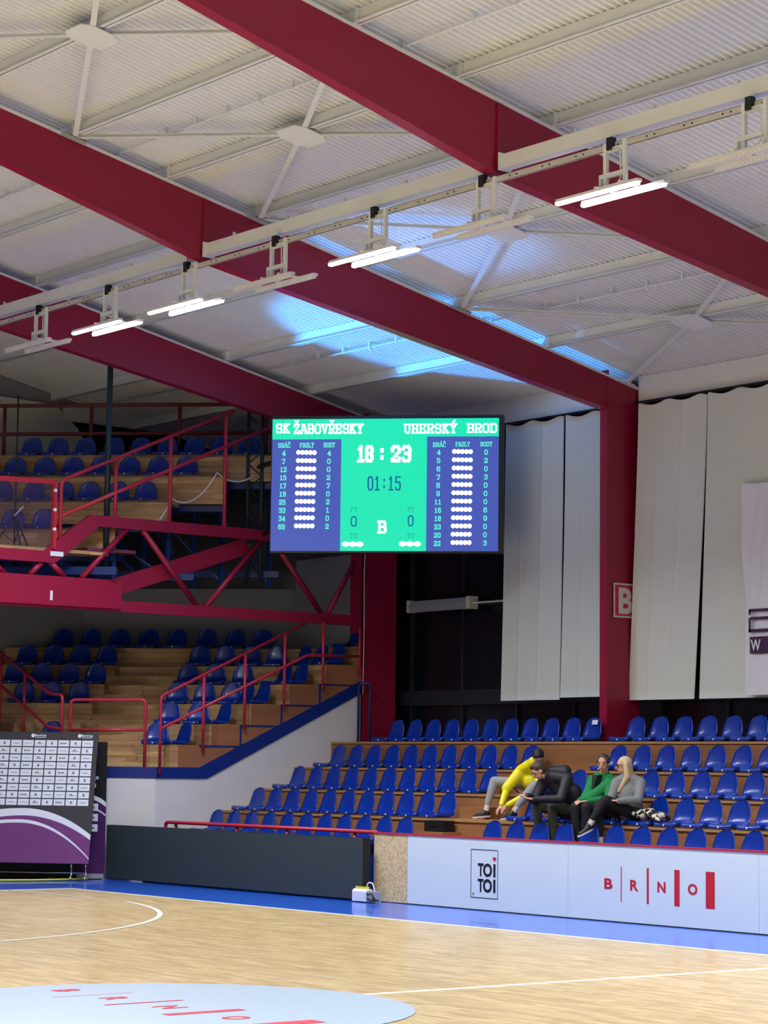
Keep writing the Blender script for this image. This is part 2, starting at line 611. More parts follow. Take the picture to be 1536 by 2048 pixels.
# end wall (far left): grey gable, white fascia, dark glazing below
MB().add([(-17, 21.2, 0), (15.0, 21.2, 0), (15.0, 21.2, ZR(15) + ZP), (-2, 21.2, ZR(-2) + ZP), (-17, 21.2, 7.3)], [(0, 1, 2, 3, 4)]).build('wall_end', 'wallgrey', kind='structure')
w = MB().box(9.4, 14.95, 21.1, 21.18, 4.5, 7.74).build('window_4', 'glass_dark', kind='structure')
MB().box(11.3, 14.95, 21.02, 21.1, 7.74, 8.03).build('trim_7', 'fascia', kind='structure')
m = MB().prism([(8.4, 21.04, 4.5), (12.3, 21.04, 6.5), (11.6, 21.04, 7.62), (11.12, 21.04, 8.0), (8.4, 21.04, 8.1)], (0, 0.05, 0))
tag(m.build('drawn_curtain', 'curtain'), 'grey curtain with a slanted edge high on the end wall behind the gallery', 'curtain')

# diagonal corner wall under the gallery and the white plinth walls of the lower stands
SB = 33.1
m = MB()
m.add([D(SB, -9.5, 0), D(SB, -2.75, 0), D(SB, -2.75, 5.25), D(SB, -9.5, 5.25)], [(0, 1, 2, 3)])
m.build('wall_corner', 'wallgrey', kind='structure')
MB().box(14.50, 14.60, 15.9, 18.55, 0, 5.3).build('wall_pier', 'wallgrey', kind='structure')

# ------------------------------------------------------------------ portal frames
def rafter_bottom(x):
    return 8.18 - 0.166 * (x - 6.85) if x > 6.85 else 8.18 + 0.27 * (6.85 - x)


def portal(Y, label):
    t = thing('portal_frame', label, 'roof frame', (14.2, Y, 0), 'crimson portal frames')
    w = 0.15
    poly = [(0.2, Y, ZR(0.2)), (14.6, Y, ZR(14.6)), (14.6, Y, 6.9), (13.95, Y, 7.0), (6.85, Y, 8.18), (0.2, Y, rafter_bottom(0.2))]
    MB().prism([(p[0], Y + 0.012, p[2]) for p in poly], (0, w - 0.024, 0)).build('rafter', 'red', t)
    m = MB()
    th = 0.03
    for (xa, xb) in ((0.2, 6.85), (6.85, 13.95)):
        za, zb = rafter_bottom(xa), rafter_bottom(xb)
        if xa == 6.85:
            za = 8.18
        m.prism([(xa, Y, za), (xb, Y, zb), (xb, Y, zb - th), (xa, Y, za - th)], (0, w + 0.02, 0))
    m.build('bottom_flange', 'red', t)
    MB().box(6.83, 6.87, Y - 0.012, Y + 0.012, 8.19, ZR(6.85) - 0.02).build('stiffener', 'red', t)
    m = MB().box(0.2, 0.21, Y, Y + w, 10.3, 10.35)
    m.prism([(0.2, Y - 0.01, ZR(0.2)), (14.6, Y - 0.01, ZR(14.6)), (14.6, Y - 0.01, ZR(14.6) + 0.03), (0.2, Y - 0.01, ZR(0.2) + 0.03)], (0, w + 0.02, 0))
    m.build('top_flange', 'steel', t)
    c = MB().box(13.97, 14.6, Y + 0.008, Y + w - 0.008, 0, 7.2).build('column', 'red', t)
    MB().box(13.935, 13.97, Y, Y + w, 0, 7.54).build('column_flange', 'red', t)
    return t


for Y, l in zip(FR, ('farthest crimson roof frame, its beam ending behind the scoreboard', 'middle crimson roof frame, its column carrying the B sign',
                     'nearest crimson roof frame, crossing the top right of the ceiling')):
    portal(Y, l)

# ------------------------------------------------------------------ purlins
PX_ = [0.6, 2.0, 3.42, 4.88, 6.28, 7.66, 9.43, 11.10, 12.76]
ordn = ['ninth', 'eighth', 'seventh', 'sixth', 'fifth', 'fourth', 'third', 'second', 'first']
for i, x in enumerate(PX_):
    z0 = ZR(x) + 0.03
    z1 = ZR(x) + ZP
    t = thing('roof_purlin', 'off-white steel purlin under the corrugated roof, %s in from the curtain wall' % ordn[i], 'beam', (x, 0, z0), 'purlins under the roof')
    m = MB().box(x - 0.055, x + 0.055, -7.5, 21.15, z0, z0 + 0.012)
    m.box(x - 0.006, x + 0.006, -7.5, 21.15, z0, z1)
    m.build('purlin_beam', 'steel', t)
    for Y in FR:
        MB().box(x - 0.06, x + 0.06, Y - 0.09, Y - 0.078, z0, z1 - 0.01).build('end_plate', 'steel', t)

# ------------------------------------------------------------------ wind bracing
def brace(node, corners, label, Ya, Yb):
    xn = node
    yn = (Ya + Yb) / 2
    zz = lambda x: ZR(x) + 0.005
    t = thing('wind_brace', label, 'bracing', (xn, yn, zz(xn)), 'cross bracing under the roof')
    for cx in corners:
        for cy in (Ya + 0.02, Yb - 0.02):
            if abs(cy - Yb) < 0.1:
                cyy = Yb - 0.06
            else:
                cyy = Ya + 0.2
            a = Vector((xn, yn, zz(xn)))
            c = Vector((cx, cyy, zz(cx)))
            m = MB().bar(a, c, 0.065, 0.012)
            m.bar(a + Vector((0, 0, 0.02)), c + Vector((0, 0, 0.02)), 0.01, 0.05)
            m.build('brace_arm', 'steel', t)
            m = MB()
            yy0, yy1 = (Yb - 0.13, Yb + 0.0) if cy > yn else (Ya + 0.15, Ya + 0.28)
            m.prism([(cx - 0.20, yy1, zz(cx - .2) - .016), (cx + 0.20, yy1, zz(cx + .2) - .016), (cx + 0.12, yy0, zz(cx + .12) - .016), (cx - 0.12, yy0, zz(cx - .12) - .016)] if cy > yn else
                    [(cx - 0.20, yy0, zz(cx - .2) - .016), (cx + 0.20, yy0, zz(cx + .2) - .016), (cx + 0.12, yy1, zz(cx + .12) - .016), (cx - 0.12, yy1, zz(cx - .12) - .016)], (0, 0, 0.01))
            m.build('gusset', 'steel', t)
    sh = [(-0.13, -0.26), (0.13, -0.26), (0.24, -0.17), (0.24, 0.17), (0.13, 0.26), (-0.13, 0.26), (-0.24, 0.17), (-0.24, -0.17)]
    MB().prism([(xn + a, yn + b_, zz(xn + a) - 0.02) for a, b_ in sh], (0, 0, 0.012)).build('node_plate', 'steel', t)


brace(3.42, (2.0, 4.88), 'white cross brace with a plate node at the top left of the ceiling', FR[2], FR[1])
brace(6.28, (4.88, 7.66), 'white cross brace with its plate above the light track', FR[2], FR[1])
brace(9.43, (7.66, 11.10), 'white cross brace partly behind an unlit lamp of the light track', FR[2], FR[1])
brace(12.76, (11.10, 14.28), 'white cross brace nearest the curtains, over the B column', FR[2], FR[1])

# conduits with a small detector dome
for x, l in ((5.58, 'thin white conduit under the roof above the light track'), (11.79, 'thin white conduit under the roof near the curtain wall')):
    t = thing('ceiling_conduit', l, 'conduit', (x, 0, ZR(x) + 0.1), 'ceiling conduits')
    zc = ZR(x) + 0.11
    MB().tube([(x, -7, zc), (x, 20, zc)], 0.014, 6).build('pipe', 'steel', t)
    m = MB()
    for yy in (1.2, 6.95, 12.85):
        MB().sphere((x, yy, zc - 0.03), 0.035).build('detector_dome', 'steel', t)
        for k in range(8):
            MB().box(x - 0.02, x + 0.02, yy - 2.6 + k * 0.65, yy - 2.57 + k * 0.65, zc - 0.02, zc + 0.09).build('clip', 'steel', t)

# ------------------------------------------------------------------ longitudinal beams and light track
for (ya, yb, l) in ((10.35, 15.6, 'white box beam between the far and the middle roof frame, over the light track'),
                    (4.45, 9.94, 'white box beam between the middle and the nearest roof frame, over the light track'),
                    (-3.0, 4.2, 'white box beam leaving the frame at top right, over the light track')):
    t = thing('track_beam', l, 'beam', (6.9, ya, 8.18), 'box beams over the light track')
    MB().box(6.84, 6.96, ya, yb, 8.19, 8.35).build('beam_body', 'steel', t)
    m = MB()
    for yy in (yb - 0.02,):
        m.box(6.81, 6.99, yy, yy + 0.02, 8.175, 8.37)
    m.build('end_plate', 'steel', t)
    m = MB()
    k = ya + 0.3
    while k < yb - 0.2:
        m.box(6.89, 6.92, k, k + 0.03, 8.35, 8.41)
        k += 1.15
    m.build('hanger_stub', 'steel', t)

t = thing('light_track', 'long perforated steel track carrying the lamps across the hall', 'track', (6.82, 5, 8.03))
m = MB().box(6.79, 6.795, -3, 17.5, 8.03, 8.105)
m.box(6.79, 6.85, -3, 17.5, 8.1, 8.105)
m.box(6.79, 6.81, -3, 17.5, 8.03, 8.034)
m.build('channel', 'galv', t)
m = MB()
yy = -2.9
while yy < 17:
    for d in (0, 0.11):
        m.box(6.786, 6.79, yy + d, yy + d + 0.02, 8.06, 8.075)
    yy += 0.52
m.build('punched_holes', 'ink', t)

LY = [13.98, 12.12, 10.20, 8.24, 6.28, 4.37, 2.36, 0.45]
ON = [0, 1, 1, 0, 1, 0, 1, 0]
LL = ['unlit twin tube lamp at the far left end of the light track', 'lit twin tube lamp, leftmost of the lit ones on the track', 'lit twin tube lamp, second lit one from the left on the track',
      'unlit twin tube lamp in front of the middle roof beam', 'lit twin tube lamp above the scoreboard, third lit one from the left', 'unlit twin tube lamp between the two right-hand lit lamps',
      'lit twin tube lamp, nearest and brightest, in front of the nearest beam', 'unlit twin tube lamp cut off by the right edge of the picture']
for ly, on, l in zip(LY, ON, LL):
    t = thing('track_lamp', l, 'lamp', (6.8, ly, 7.6), 'twin tube lamps on the light track')
    m = MB()
    for yy in (ly + 0.12, ly - 0.16):
        m.box(6.76, 6.80, yy - 0.022, yy + 0.022, 7.66, 8.1)
    m.box(6.765, 6.795, ly - 0.16, ly + 0.12, 8.0, 8.05)
    m.box(6.755, 6.80, ly - 0.16, ly + 0.2, 7.74, 7.785)
    m.box(6.76, 6.79, ly + 0.18, ly + 0.205, 7.62, 7.785)
    m.build('hanger', 'steel', t)
    MB().box(6.74, 6.81, ly + 0.0, ly + 0.075, 8.02, 8.15).build('clamp', 'black', t)
    m = MB().tube(rounded([(6.77, ly + .03, 8.1), (6.75, ly - .02, 7.99), (6.76, ly - .1, 8.03), (6.75, ly - .13, 7.7), (6.78, ly, 7.63)], 0.05), 0.007, 6)
    m.build('lamp_cable', 'cable', t)
    m = MB().box(6.62, 6.96, ly + 0.1, ly + 0.13, 7.605, 7.63)
    m.box(6.62, 6.96, ly - 0.25, ly - 0.22, 7.605, 7.63)
    m.box(6.72, 6.84, ly - 0.18, ly + 0.24, 7.62, 7.65)
    m.build('cross_bar', 'steel', t)
    for xx, dy in ((6.65, 0.12), (6.90, 0.0)):
        m = MB().box(xx - 0.035, xx + 0.035, ly - 0.62 + dy, ly + 0.58 + dy, 7.575, 7.605)
        hs = m.build('lamp_housing', 'tube_off', t)
        m = MB()
        k = -0.60
        while k < 0.56:
            m.add([(xx + a, ly + dy + k + b_, z) for a, b_, z in ((-.03, 0, 7.575), (.03, 0, 7.575), (.03, .045, 7.575), (-.03, .045, 7.575), (-.022, 0, 7.548), (.022, 0, 7.548), (.022, .045, 7.548), (-.022, .045, 7.548))],
                  [(0, 1, 5, 4), (1, 2, 6, 5), (2, 3, 7, 6), (3, 0, 4, 7), (4, 5, 6, 7)])
            k += 0.05
        m.build('lens_strip', 'tube_on' if on else 'tube_off', hs)
        if on:
            area('tube_light', (xx, ly + dy - 0.02, 7.546), (xx, ly + dy - 0.02, 0), 0.04, 1.12, 130, (0.93, 0.965, 1), math.radians(142))

# ------------------------------------------------------------------ side stand (right)
XK = [10.85, 11.58, 12.31, 13.04, 13.77]
PZ = [0.70, 1.04, 1.375, 1.715, 2.125]
t = thing('side_stand', 'long stepped seating stand of stained brown boards along the court side', 'grandstand', (12, 5, 0))
for k in range(5):
    xf = XK[k] - 0.47
    xb = XK[k + 1] - 0.47 if k < 4 else 14.9
    zt = PZ[k]
    st = MB().box(xf + 0.02, xb + 0.01, -3, 15.74, 0 if k == 0 else PZ[k - 1] - 0.02, zt - 0.03).build('step', 'riser', t)
    MB().box(xf, xb + 0.01, -3, 15.74, zt - 0.03, zt).build('tread', 'tread', st)
for k in range(3):
    xf = XK[k] - 0.47
    MB().box(xf - 0.30 if k else xf - .2, xf + 0.02, 9.85, 10.38, (PZ[k - 1] if k else .3), PZ[k] - 0.17).build('aisle_step', 'riser', t)


def seat_proto():
    """shell facing -y: pan in front, rounded back at y = 0"""
    pr = [(-0.36, 0.002, 0.165), (-0.392, 0.006, 0.180), (-0.400, 0.03, 0.190), (-0.385, 0.055, 0.197), (-0.33, 0.064, 0.203), (-0.22, 0.056, 0.205), (-0.12, 0.052, 0.205),
          (-0.06, 0.062, 0.203), (-0.025, 0.095, 0.200), (-0.005, 0.15, 0.196), (0.010, 0.215, 0.186), (0.020, 0.27, 0.168), (0.027, 0.31, 0.140), (0.031, 0.338, 0.100), (0.033, 0.352, 0.055), (0.034, 0.357, 0.015)]
    pr = [(y, z, w * (0.93 if i < 9 else 0.93 - 0.012 * (i - 8))) for i, (y, z, w) in enumerate(pr)]
    NU = 10
    front = []
    back = []
    for i, (y, z, w) in enumerate(pr):
        for j in range(NU + 1):
            u = -1 + 2 * j / NU
            rim = abs(u) ** 4
            if i >= 8:
                front.append((w * u, y - 0.030 * rim * (1 if i < 13 else 0.4), z))
            elif i >= 3:
                front.append((w * u, y, z + 0.012 * rim))
            else:
                front.append((w * u, y, z))
    n = len(front)
    for i, (y, z, w) in enumerate(pr):
        ny, nz = (0.016, -0.004) if i >= 8 else ((0.008, -0.018) if i >= 7 else ((0.0, -0.045) if 3 <= i else (0.02, 0.0)))
        for j in range(NU + 1):
            p = front[i * (NU + 1) + j]
            zz = max(0.001, p[2] + nz)
            back.append((p[0] * 0.97, p[1] + ny, zz))
    fs = []
    for i in range(len(pr) - 1):
        for j in range(NU):
            a = i * (NU + 1) + j
            fs.append((a, a + 1, a + NU + 2, a + NU + 1))
            fs.append((n + a, n + a + NU + 1, n + a + NU + 2, n + a + 1))
    for i in range(len(pr) - 1):
        a = i * (NU + 1)
        fs.append((a, a + NU + 1, n + a + NU + 1, n + a))
        a += NU
        fs.append((a, n + a, n + a + NU + 1, a + NU + 1))
    L = (len(pr) - 1) * (NU + 1)
    for j in range(NU):
        fs.append((j, n + j, n + j + 1, j + 1))
        fs.append((L + j, L + j + 1, n + L + j + 1, n + L + j))
    return MB().add(front + back, fs, True)


seat0 = seat_proto().build('stadium_seat', 'seat')
dot0 = MB().tube([(0.0, -0.401, 0.03), (0.0, -0.407, 0.03)], 0.012, 8).build('seat_dot', 'print_white', seat0)  # small white disc on the front edge of the pan
SEATN = [0]


def place_seat(x, y, z, rot, label, group):
    if SEATN[0] == 0:
        o = seat0
    else:
        o = seat0.copy()
        COL.objects.link(o)
        c = dot0.copy()
        COL.objects.link(c)
        c.parent = o
    SEATN[0] += 1
    o.location = (x, y, z + 0.001)
    o.rotation_euler = (0, 0, rot)
    tag(o, label, 'seat', group)
    return o


ORD = ['first', 'second', 'third', 'fourth', 'fifth', 'sixth', 'seventh', 'eighth', 'ninth', 'tenth', 'eleventh', 'twelfth', 'thirteenth', 'fourteenth', 'fifteenth', 'sixteenth', 'seventeenth', 'eighteenth', 'nineteenth', 'twentieth']
ROWN = ['front row', 'second row up', 'middle row', 'fourth row up', 'top row']
FACE = -PI / 2      # local -y to world -x
rows = {
    0: ([15.294 - 0.46 * i for i in range(11)], [15.294 - 0.46 * i for i in range(14, 27)], 'right of the aisle gap'),
    1: ([15.242 - 0.459 * i for i in range(11)], [15.242 - 0.459 * i for i in range(14, 25)], 'right of the aisle gap'),
    2: ([15.193 - 0.458 * i for i in range(11)], [15.193 - 0.458 * i for i in range(13, 24)], 'right of the man in yellow'),
    3: ([15.12 - 0.456 * i for i in range(11)], [8.76 - 0.46 * i for i in range(7)], 'right of the aisle gap'),
    4: ([14.56 - 0.453 * i for i in range(11)], [9.16 - 0.461 * i for i in range(7)], 'right of the crimson column'),
}
for k, (A, B_, where) in rows.items():
    for i, y in enumerate(A):
        o = place_seat(XK[k], y, PZ[k], FACE, 'blue seat, side stand %s, %s from the left end' % (ROWN[k], ORD[i]), 'blue seats of the side stand')
        if k == 4 and i == 10:
            o.location.y = 10.05
            o['label'] = 'blue plastic seat with a white sticker beside the crimson column, top row'
            MB().add([(XK[4] - .018, 9.99, PZ[4] + .25), (XK[4] - .018, 9.87, PZ[4] + .25), (XK[4] - .008, 9.87, PZ[4] + .32), (XK[4] - .008, 9.99, PZ[4] + .32)], [(0, 1, 2, 3)])
            st = bpy.data.meshes.new('sticker')
            st.from_pydata([(-0.02, -0.022, 0.25), (0.10, -0.026, 0.25), (0.10, -0.013, 0.315), (-0.02, -0.010, 0.315)], [], [(0, 1, 2, 3)])
            st.materials.append(M['print_white'])
            so = bpy.data.objects.new('sticker', st)
            COL.objects.link(so)
            so.parent = o
            so['label'] = 'white sticker'
    for i, y in enumerate(B_):
        place_seat(XK[k], y, PZ[k], FACE, 'blue seat, side stand %s, %s %s' % (ROWN[k], ORD[i], where), 'blue seats of the side stand')

# ------------------------------------------------------------------ corner stand (lower left)
YC, XL = 15.75, 8.95
t = thing('corner_stand', 'cornering stepped stand of pale pine boards below the gallery, with a centre aisle', 'grandstand', (10.5, 17, 0))
CS = [26.17 + 1.046 * k for k in range(6)]
CX = [10.25 + 0.74 * k for k in range(6)]
CZ = [2.03, 2.36, 2.695, 3.03, 3.37, 3.70]
TA0, TA1 = -5.52, -4.47        # aisle


def front_pts(k, ta, tb):
    """front edge of row k (k may be 6 = back wall) between diagonal coordinates, wings included when open-ended"""
    s, xk = (CS[k], CX[k]) if k < 6 else (SB - 0.04, 14.49)
    yb = s - xk
    tbend = (xk - yb) / R2
    pts = []
    if tb is None:      # right wing
        if yb > YC:
            pts = [(xk, YC), (xk, yb)]
        else:
            pts = [(s - YC, YC)]
    else:
        p = D(s, tb, 0)
        pts = [(p.x, p.y)]
    if ta is None:      # left wing, mirrored
        pts += [(XL + .001, s - XL)] if s - XL < 21.1 else [(s - 21.1, 21.1)]
    else:
        p = D(s, ta, 0)
        pts += [(p.x, p.y)]
    return pts


def step_solid(k, ta, tb, z0, z1, m_):
    f = front_pts(k, ta, tb)
    g = front_pts(k + 1, ta, tb)
    poly = [(x, y, z0) for x, y in f] + [(x, y, z0) for x, y in g[::-1]]
    return MB().prism(poly, (0, 0, z1 - z0)).build('step', m_, t)


# platform
pf = [(9.98, YC), (XL, 16.78)]
g = front_pts(0, None, None)
MB().prism([(x, y, 1.52) for x, y in pf] + [(x, y, 1.52) for x, y in g[::-1]], (0, 0, 0.16)).build('platform', 'pine', t)
for k in range(6):
    z0 = (CZ[k - 1] if k else 1.68) - 0.02
    if k < 5:
        step_solid(k, TA1, None, z0, CZ[k], 'pine')
        step_solid(k, None, TA0, z0, CZ[k], 'pine')
        # aisle: half step then full step set back
        d = 0.50
        a = [D(CS[k] + 0.02, TA1 + .01, 0), D(CS[k] + 0.02, TA0 - .01, 0), D(CS[k + 1] + 0.6, TA0 - .01, 0), D(CS[k + 1] + .6, TA1 + .01, 0)]
        MB().prism([(p.x, p.y, z0) for p in a], (0, 0, CZ[k] - 0.167 - z0)).build('aisle_step', 'pine', t)
        a = [D(CS[k] + d, TA1 + .01, 0), D(CS[k] + d, TA0 - .01, 0), D(CS[k + 1] + 0.6, TA0 - .01, 0), D(CS[k + 1] + .6, TA1 + .01, 0)]
        MB().prism([(p.x, p.y, z0 + .01) for p in a], (0, 0, CZ[k] - z0 - .01)).build('aisle_step', 'pine', t)
    else:
        step_solid(k, None, None, z0, CZ[k], 'pine')
# outer cheek towards the court: stepped brown panels over a sloping blue band
xs = [10.77, 11.54, 12.32, 13.07, 13.86]
zc = [2.02, 2.35, 2.69, 3.04]
bandtop = lambda x: 1.69 if x < 10.77 else 1.69 + (x - 10.77) * 0.458
for i in range(4):
    xa, xb = xs[i], xs[i + 1]
    MB().prism([(xa, YC - 0.03, bandtop(xa) - .02), (xb, YC - 0.03, bandtop(xb) - .02), (xb, YC - 0.03, zc[i]), (xa, YC - 0.03, zc[i])], (0, 0.03, 0)).build('cheek_panel', 'cheek', t)
MB().prism([(10.40, YC - 0.03, 1.66), (10.77, YC - .03, 1.66), (10.77, YC - .03, 2.02), (10.40, YC - .03, 2.02)], (0, 0.03, 0)).build('cheek_panel', 'cheek', t)
for i in range(4):      # upper cheek panels at the ends of the seat risers
    xa, xb = CX[i + 1] + .02, xs[i + 1]
    if xb - xa > 0.05:
        MB().box(xa, xb, YC - 0.02, YC + 0.0, zc[i], CZ[i + 1] - 0.005).build('cheek_panel', 'cheek', t)
m = MB()
for i in range(4):
    m.box(xs[i], xs[i + 1], YC - 0.04, YC, zc[i] - 0.012, zc[i] + 0.012)
    m.box(xs[i + 1] - 0.012, xs[i + 1] + 0.012, YC - 0.04, YC, bandtop(xs[i + 1]), zc[min(i + 1, 3)])
m.build('cheek_edging', 'bluepaint', t)
bl = MB().prism([(9.98, YC - 0.05, 1.52), (10.91, YC - .05, 1.52), (13.9, YC - .05, 2.92), (13.9, YC - .05, 3.12), (10.77, YC - .05, 1.69), (9.98, YC - .05, 1.69)], (0, 0.05, 0))
bl.build('blue_band', 'bluepaint', t)
MB().prism([(9.98, YC - 0.05, 1.52), (9.98, YC - .05, 1.69), (XL - .03, 16.75, 1.69), (XL - .03, 16.75, 1.52)], (0.05, 0.05, 0)).build('blue_band', 'bluepaint', t)
# left wing cheek
for k in range(5):
    ya = 17.57 + 0.765 * k
    MB().prism([(XL - 0.03, ya, 1.5), (XL - .03, ya + .765, 1.5), (XL - .03, ya + .765, 2.02 + .335 * k), (XL - .03, ya, 2.02 + .335 * k)], (0.03, 0, 0)).build('cheek_panel', 'cheek', t)
MB().box(XL - .05, XL - .0, 16.78, 21, 1.3, 1.69).build('blue_band', 'bluepaint', t)
# plinth walls
MB().prism([(9.98, YC - 0.03, 0), (13.9, YC - .03, 0), (13.9, YC - .03, 2.95), (10.91, YC - .03, 1.54), (9.98, YC - .03, 1.54)], (0, 0.1, 0)).build('wall_plinth', 'wallwhite', kind='structure')
MB().prism([(9.98, YC - 0.03, 0), (9.98, YC - .03, 1.54), (XL - .02, 16.75, 1.54), (XL - .02, 16.75, 0)], (0.05, 0.05, 0)).build('wall_plinth_front', 'wallwhite', kind='structure')
MB().box(XL, XL + 0.1, 16.8, 21.1, 0, 1.52).build('wall_plinth_left', 'wallwhite', kind='structure')

DG = -PI / 4            # local -y towards (-1,-1)
CB = [26.80, 27.85, 28.90, 29.94, 30.99, 32.02]
cseats = {0: ([-4.20], [-5.88]), 1: ([-4.17, -3.71], []), 2: ([-4.21, -3.76, -3.32], [-6.77, -6.31, -5.85]), 3: ([-4.19, -3.74, -3.27], [-7.14, -6.68, -6.22, -5.76]),
          4: ([-4.15, -3.72, -3.28, -2.84], [-7.14, -6.68, -6.22, -5.76]), 5: ([-6.72, -6.22, -5.71, -5.20, -4.71, -4.18, -3.68, -3.21], [])}
CR = ['lowest row', 'second row', 'third row', 'fourth row', 'fifth row', 'top row']
for k, (A, B_) in cseats.items():
    for i, tt in enumerate(A):
        p = D(CB[k], tt, CZ[k])
        where = 'right of the aisle' if k < 5 else 'from the left end'
        place_seat(p.x, p.y, p.z, DG, 'blue seat, lower corner stand %s, %s %s' % (CR[k], ORD[i], where), 'blue seats of the lower corner stand')
    for i, tt in enumerate(B_[::-1]):
        p = D(CB[k], tt, CZ[k])
        place_seat(p.x, p.y, p.z, DG, 'blue seat, lower corner stand %s, %s left of the aisle' % (CR[k], ORD[i]), 'blue seats of the lower corner stand')
wing = {0: [16.02], 1: [16.02], 2: [16.02, 16.46], 3: [16.02, 16.46], 4: [16.02, 16.48, 16.94], 5: [16.02, 16.5]}
for k, ysn in wing.items():
    for i, yy in enumerate(ysn):
        place_seat(CX[k] + 0.47, yy, CZ[k], FACE, 'blue seat in profile, lower corner stand %s, %s in from the stair railing' % (CR[k], ORD[i]), 'blue seats of the lower corner stand')
# railings of the lower corner stand
def rail(name, label, parts, cat='railing', group='crimson tube railings', mt='rail_red', r=0.024, loc=None):
    p0 = Vector(parts[0][1][0])
    t_ = thing(name, label, cat, loc or (p0.x, p0.y, p0.z), group)
    for nm, pts in parts:
        MB().tube(rounded(pts, 0.07), r, 10).build(nm, mt, t_)
    return t_


yr = YC - 0.02
rail('stair_railing', 'crimson stair railing climbing right over the brown stepped cheek', [
    ('top_rail', [(10.02, yr - .06, 1.58), (10.02, yr - .06, 2.76), (10.10, yr - .06, 2.80), (12.75, yr - .06, 4.02)]),
    ('middle_rail', [(10.02, yr - .06, 2.27), (12.78, yr - .06, 3.50), (13.85, yr - .06, 3.52)]),
    ('post', [(10.80, yr - .06, 1.94), (10.80, yr - .06, 3.12)]), ('post', [(11.57, yr - .06, 2.30), (11.57, yr - .06, 3.47)]),
    ('post', [(12.33, yr - .06, 2.65), (12.33, yr - .06, 3.82)]), ('post', [(13.09, yr - .06, 2.95), (13.09, yr - .06, 4.05)]),
    ('post', [(13.83, yr - .06, 3.2), (13.83, yr - .06, 4.0)])], loc=(10.02, yr, 1.58))
a0_, a1_ = Vector((9.86, 15.85, 0)), Vector((9.03, 16.68, 0))
rail('front_railing', 'crimson loop railing closing the front of the corner stand', [
    ('loop', [a0_ + Vector((0, 0, 1.57)), a0_ + Vector((0, 0, 2.71)), a1_ + Vector((0, 0, 2.70)), a1_ + Vector((0, 0, 1.57))]),
    ('lower_bar', [a0_ + Vector((0, 0, 2.25)), a1_ + Vector((0, 0, 2.24))])], loc=(9.5, 16.2, 1.6))
rail('stair_railing', 'crimson stair railing climbing left beside the lower corner stand', [
    ('top_rail', [(8.95, 16.80, 1.60), (8.95, 16.80, 2.77), (8.95, 17.20, 2.80), (8.95, 19.9, 3.97)]),
    ('middle_rail', [(8.95, 16.80, 2.25), (8.95, 17.2, 2.28), (8.95, 19.9, 3.46)]),
    ('post', [(8.95, 17.98, 1.7), (8.95, 17.98, 3.13)]), ('post', [(8.95, 18.76, 1.7), (8.95, 18.76, 3.47)])], loc=(8.95, 16.8, 1.6))
rail('end_handrail', 'blue tube handle standing at the foot of the far crimson column', [
    ('loop', [(13.80, 15.64, 1.75), (13.80, 15.64, 2.98), (13.80, 15.60, 3.08), (13.93, 15.50, 3.08), (13.93, 15.50, 2.98), (13.93, 15.50, 2.13)])], group='blue tube rails', mt='bluesteel', r=0.022, loc=(13.85, 15.6, 1.75))

# ------------------------------------------------------------------ upper gallery
YG = 15.86
GS = [25.10, 26.08, 27.08, 28.02]
GZ = [5.30, 5.81, 6.30, 6.71]
GT = [YG - 0, 0]
t = thing('gallery_stand', 'raised corner gallery of pale pine seat steps on blue steel frames', 'grandstand', (10, 17, 4.9))
for k in range(4):
    s0 = GS[k]
    s1 = GS[k + 1] if k < 3 else 29.2
    zb = (4.92, 5.44, 5.83, 6.27)[k]
    tr = (s0 - 2 * YG) / R2       # where the row meets the truss plane
    tl = -10.5
    a = D(s0, tl, 0)
    b_ = D(s0, tr, 0)
    c = D(s0 + 0.06, tr, 0)
    d = D(s0 + 0.06, tl, 0)
    st = MB().prism([(p.x, p.y, zb) for p in (a, b_, c, d)], (0, 0, GZ[k] - zb)).build('riser_board', 'pine', t)
    tr1 = (s1 - 2 * YG) / R2
    a, b_, c, d = D(s0, tl, 0), D(s0, tr, 0), D(s1 + .04, tr, 0), D(s1 + .04, tl, 0)
    MB().prism([(p.x, p.y, GZ[k] - 0.035) for p in (a, b_, c, d)], (0, 0, 0.035)).build('tread_board', 'pine', t)
    # blue frame under the row
    m = MB()
    m.bar(D(s0 + .15, tl, zb - .06), D(s0 + .15, tr - .02, zb - .06), 0.06, 0.10)
    m.bar(D(s0 + .9, tl, zb - .02), D(s0 + .9, tr - .02, zb - .02), 0.06, 0.10)
    for tt in (tr - 0.05, tr - 1.3, tr - 2.6, tr - 3.9):
        m.bar(D(s0 + .2, tt, 4.55), D(s0 + .2, tt, GZ[k] - .05), 0.06, 0.06)
        m.bar(D(s0 + .2, tt, zb - .1), D(s0 + 1.0, tt, zb - .55), 0.03, 0.03)
        m.bar(D(s0 + .2, tt, 4.62), D(s0 + .2, tt - 1.1, zb - .1), 0.03, 0.03)
    m.build('support_frame', 'bluesteel', t)
m = MB()
m.bar(D(24.6, -10, 4.62), D(24.6, -4.55, 4.62), 0.09, 0.12)
m.bar(D(26.2, -10, 4.62), D(26.2, -3.6, 4.62), 0.07, 0.10)
m.bar(D(28.2, -10, 4.78), D(28.2, -2.5, 4.78), 0.07, 0.10)
for tt in (-5.4, -6.4, -7.4):
    m.bar(D(24.7, tt, 4.6), D(28.0, tt + .4, 4.6), 0.07, 0.07)
m.build('floor_frame', 'bluesteel', t)
MB().prism([(6.5, 15.72, 4.86), (9.0, 15.72, 4.86), D(24.95, -5.0, 4.86), D(24.95, -10, 4.86)], (0, 0, 0.05)).build('walkway', 'pine', t)
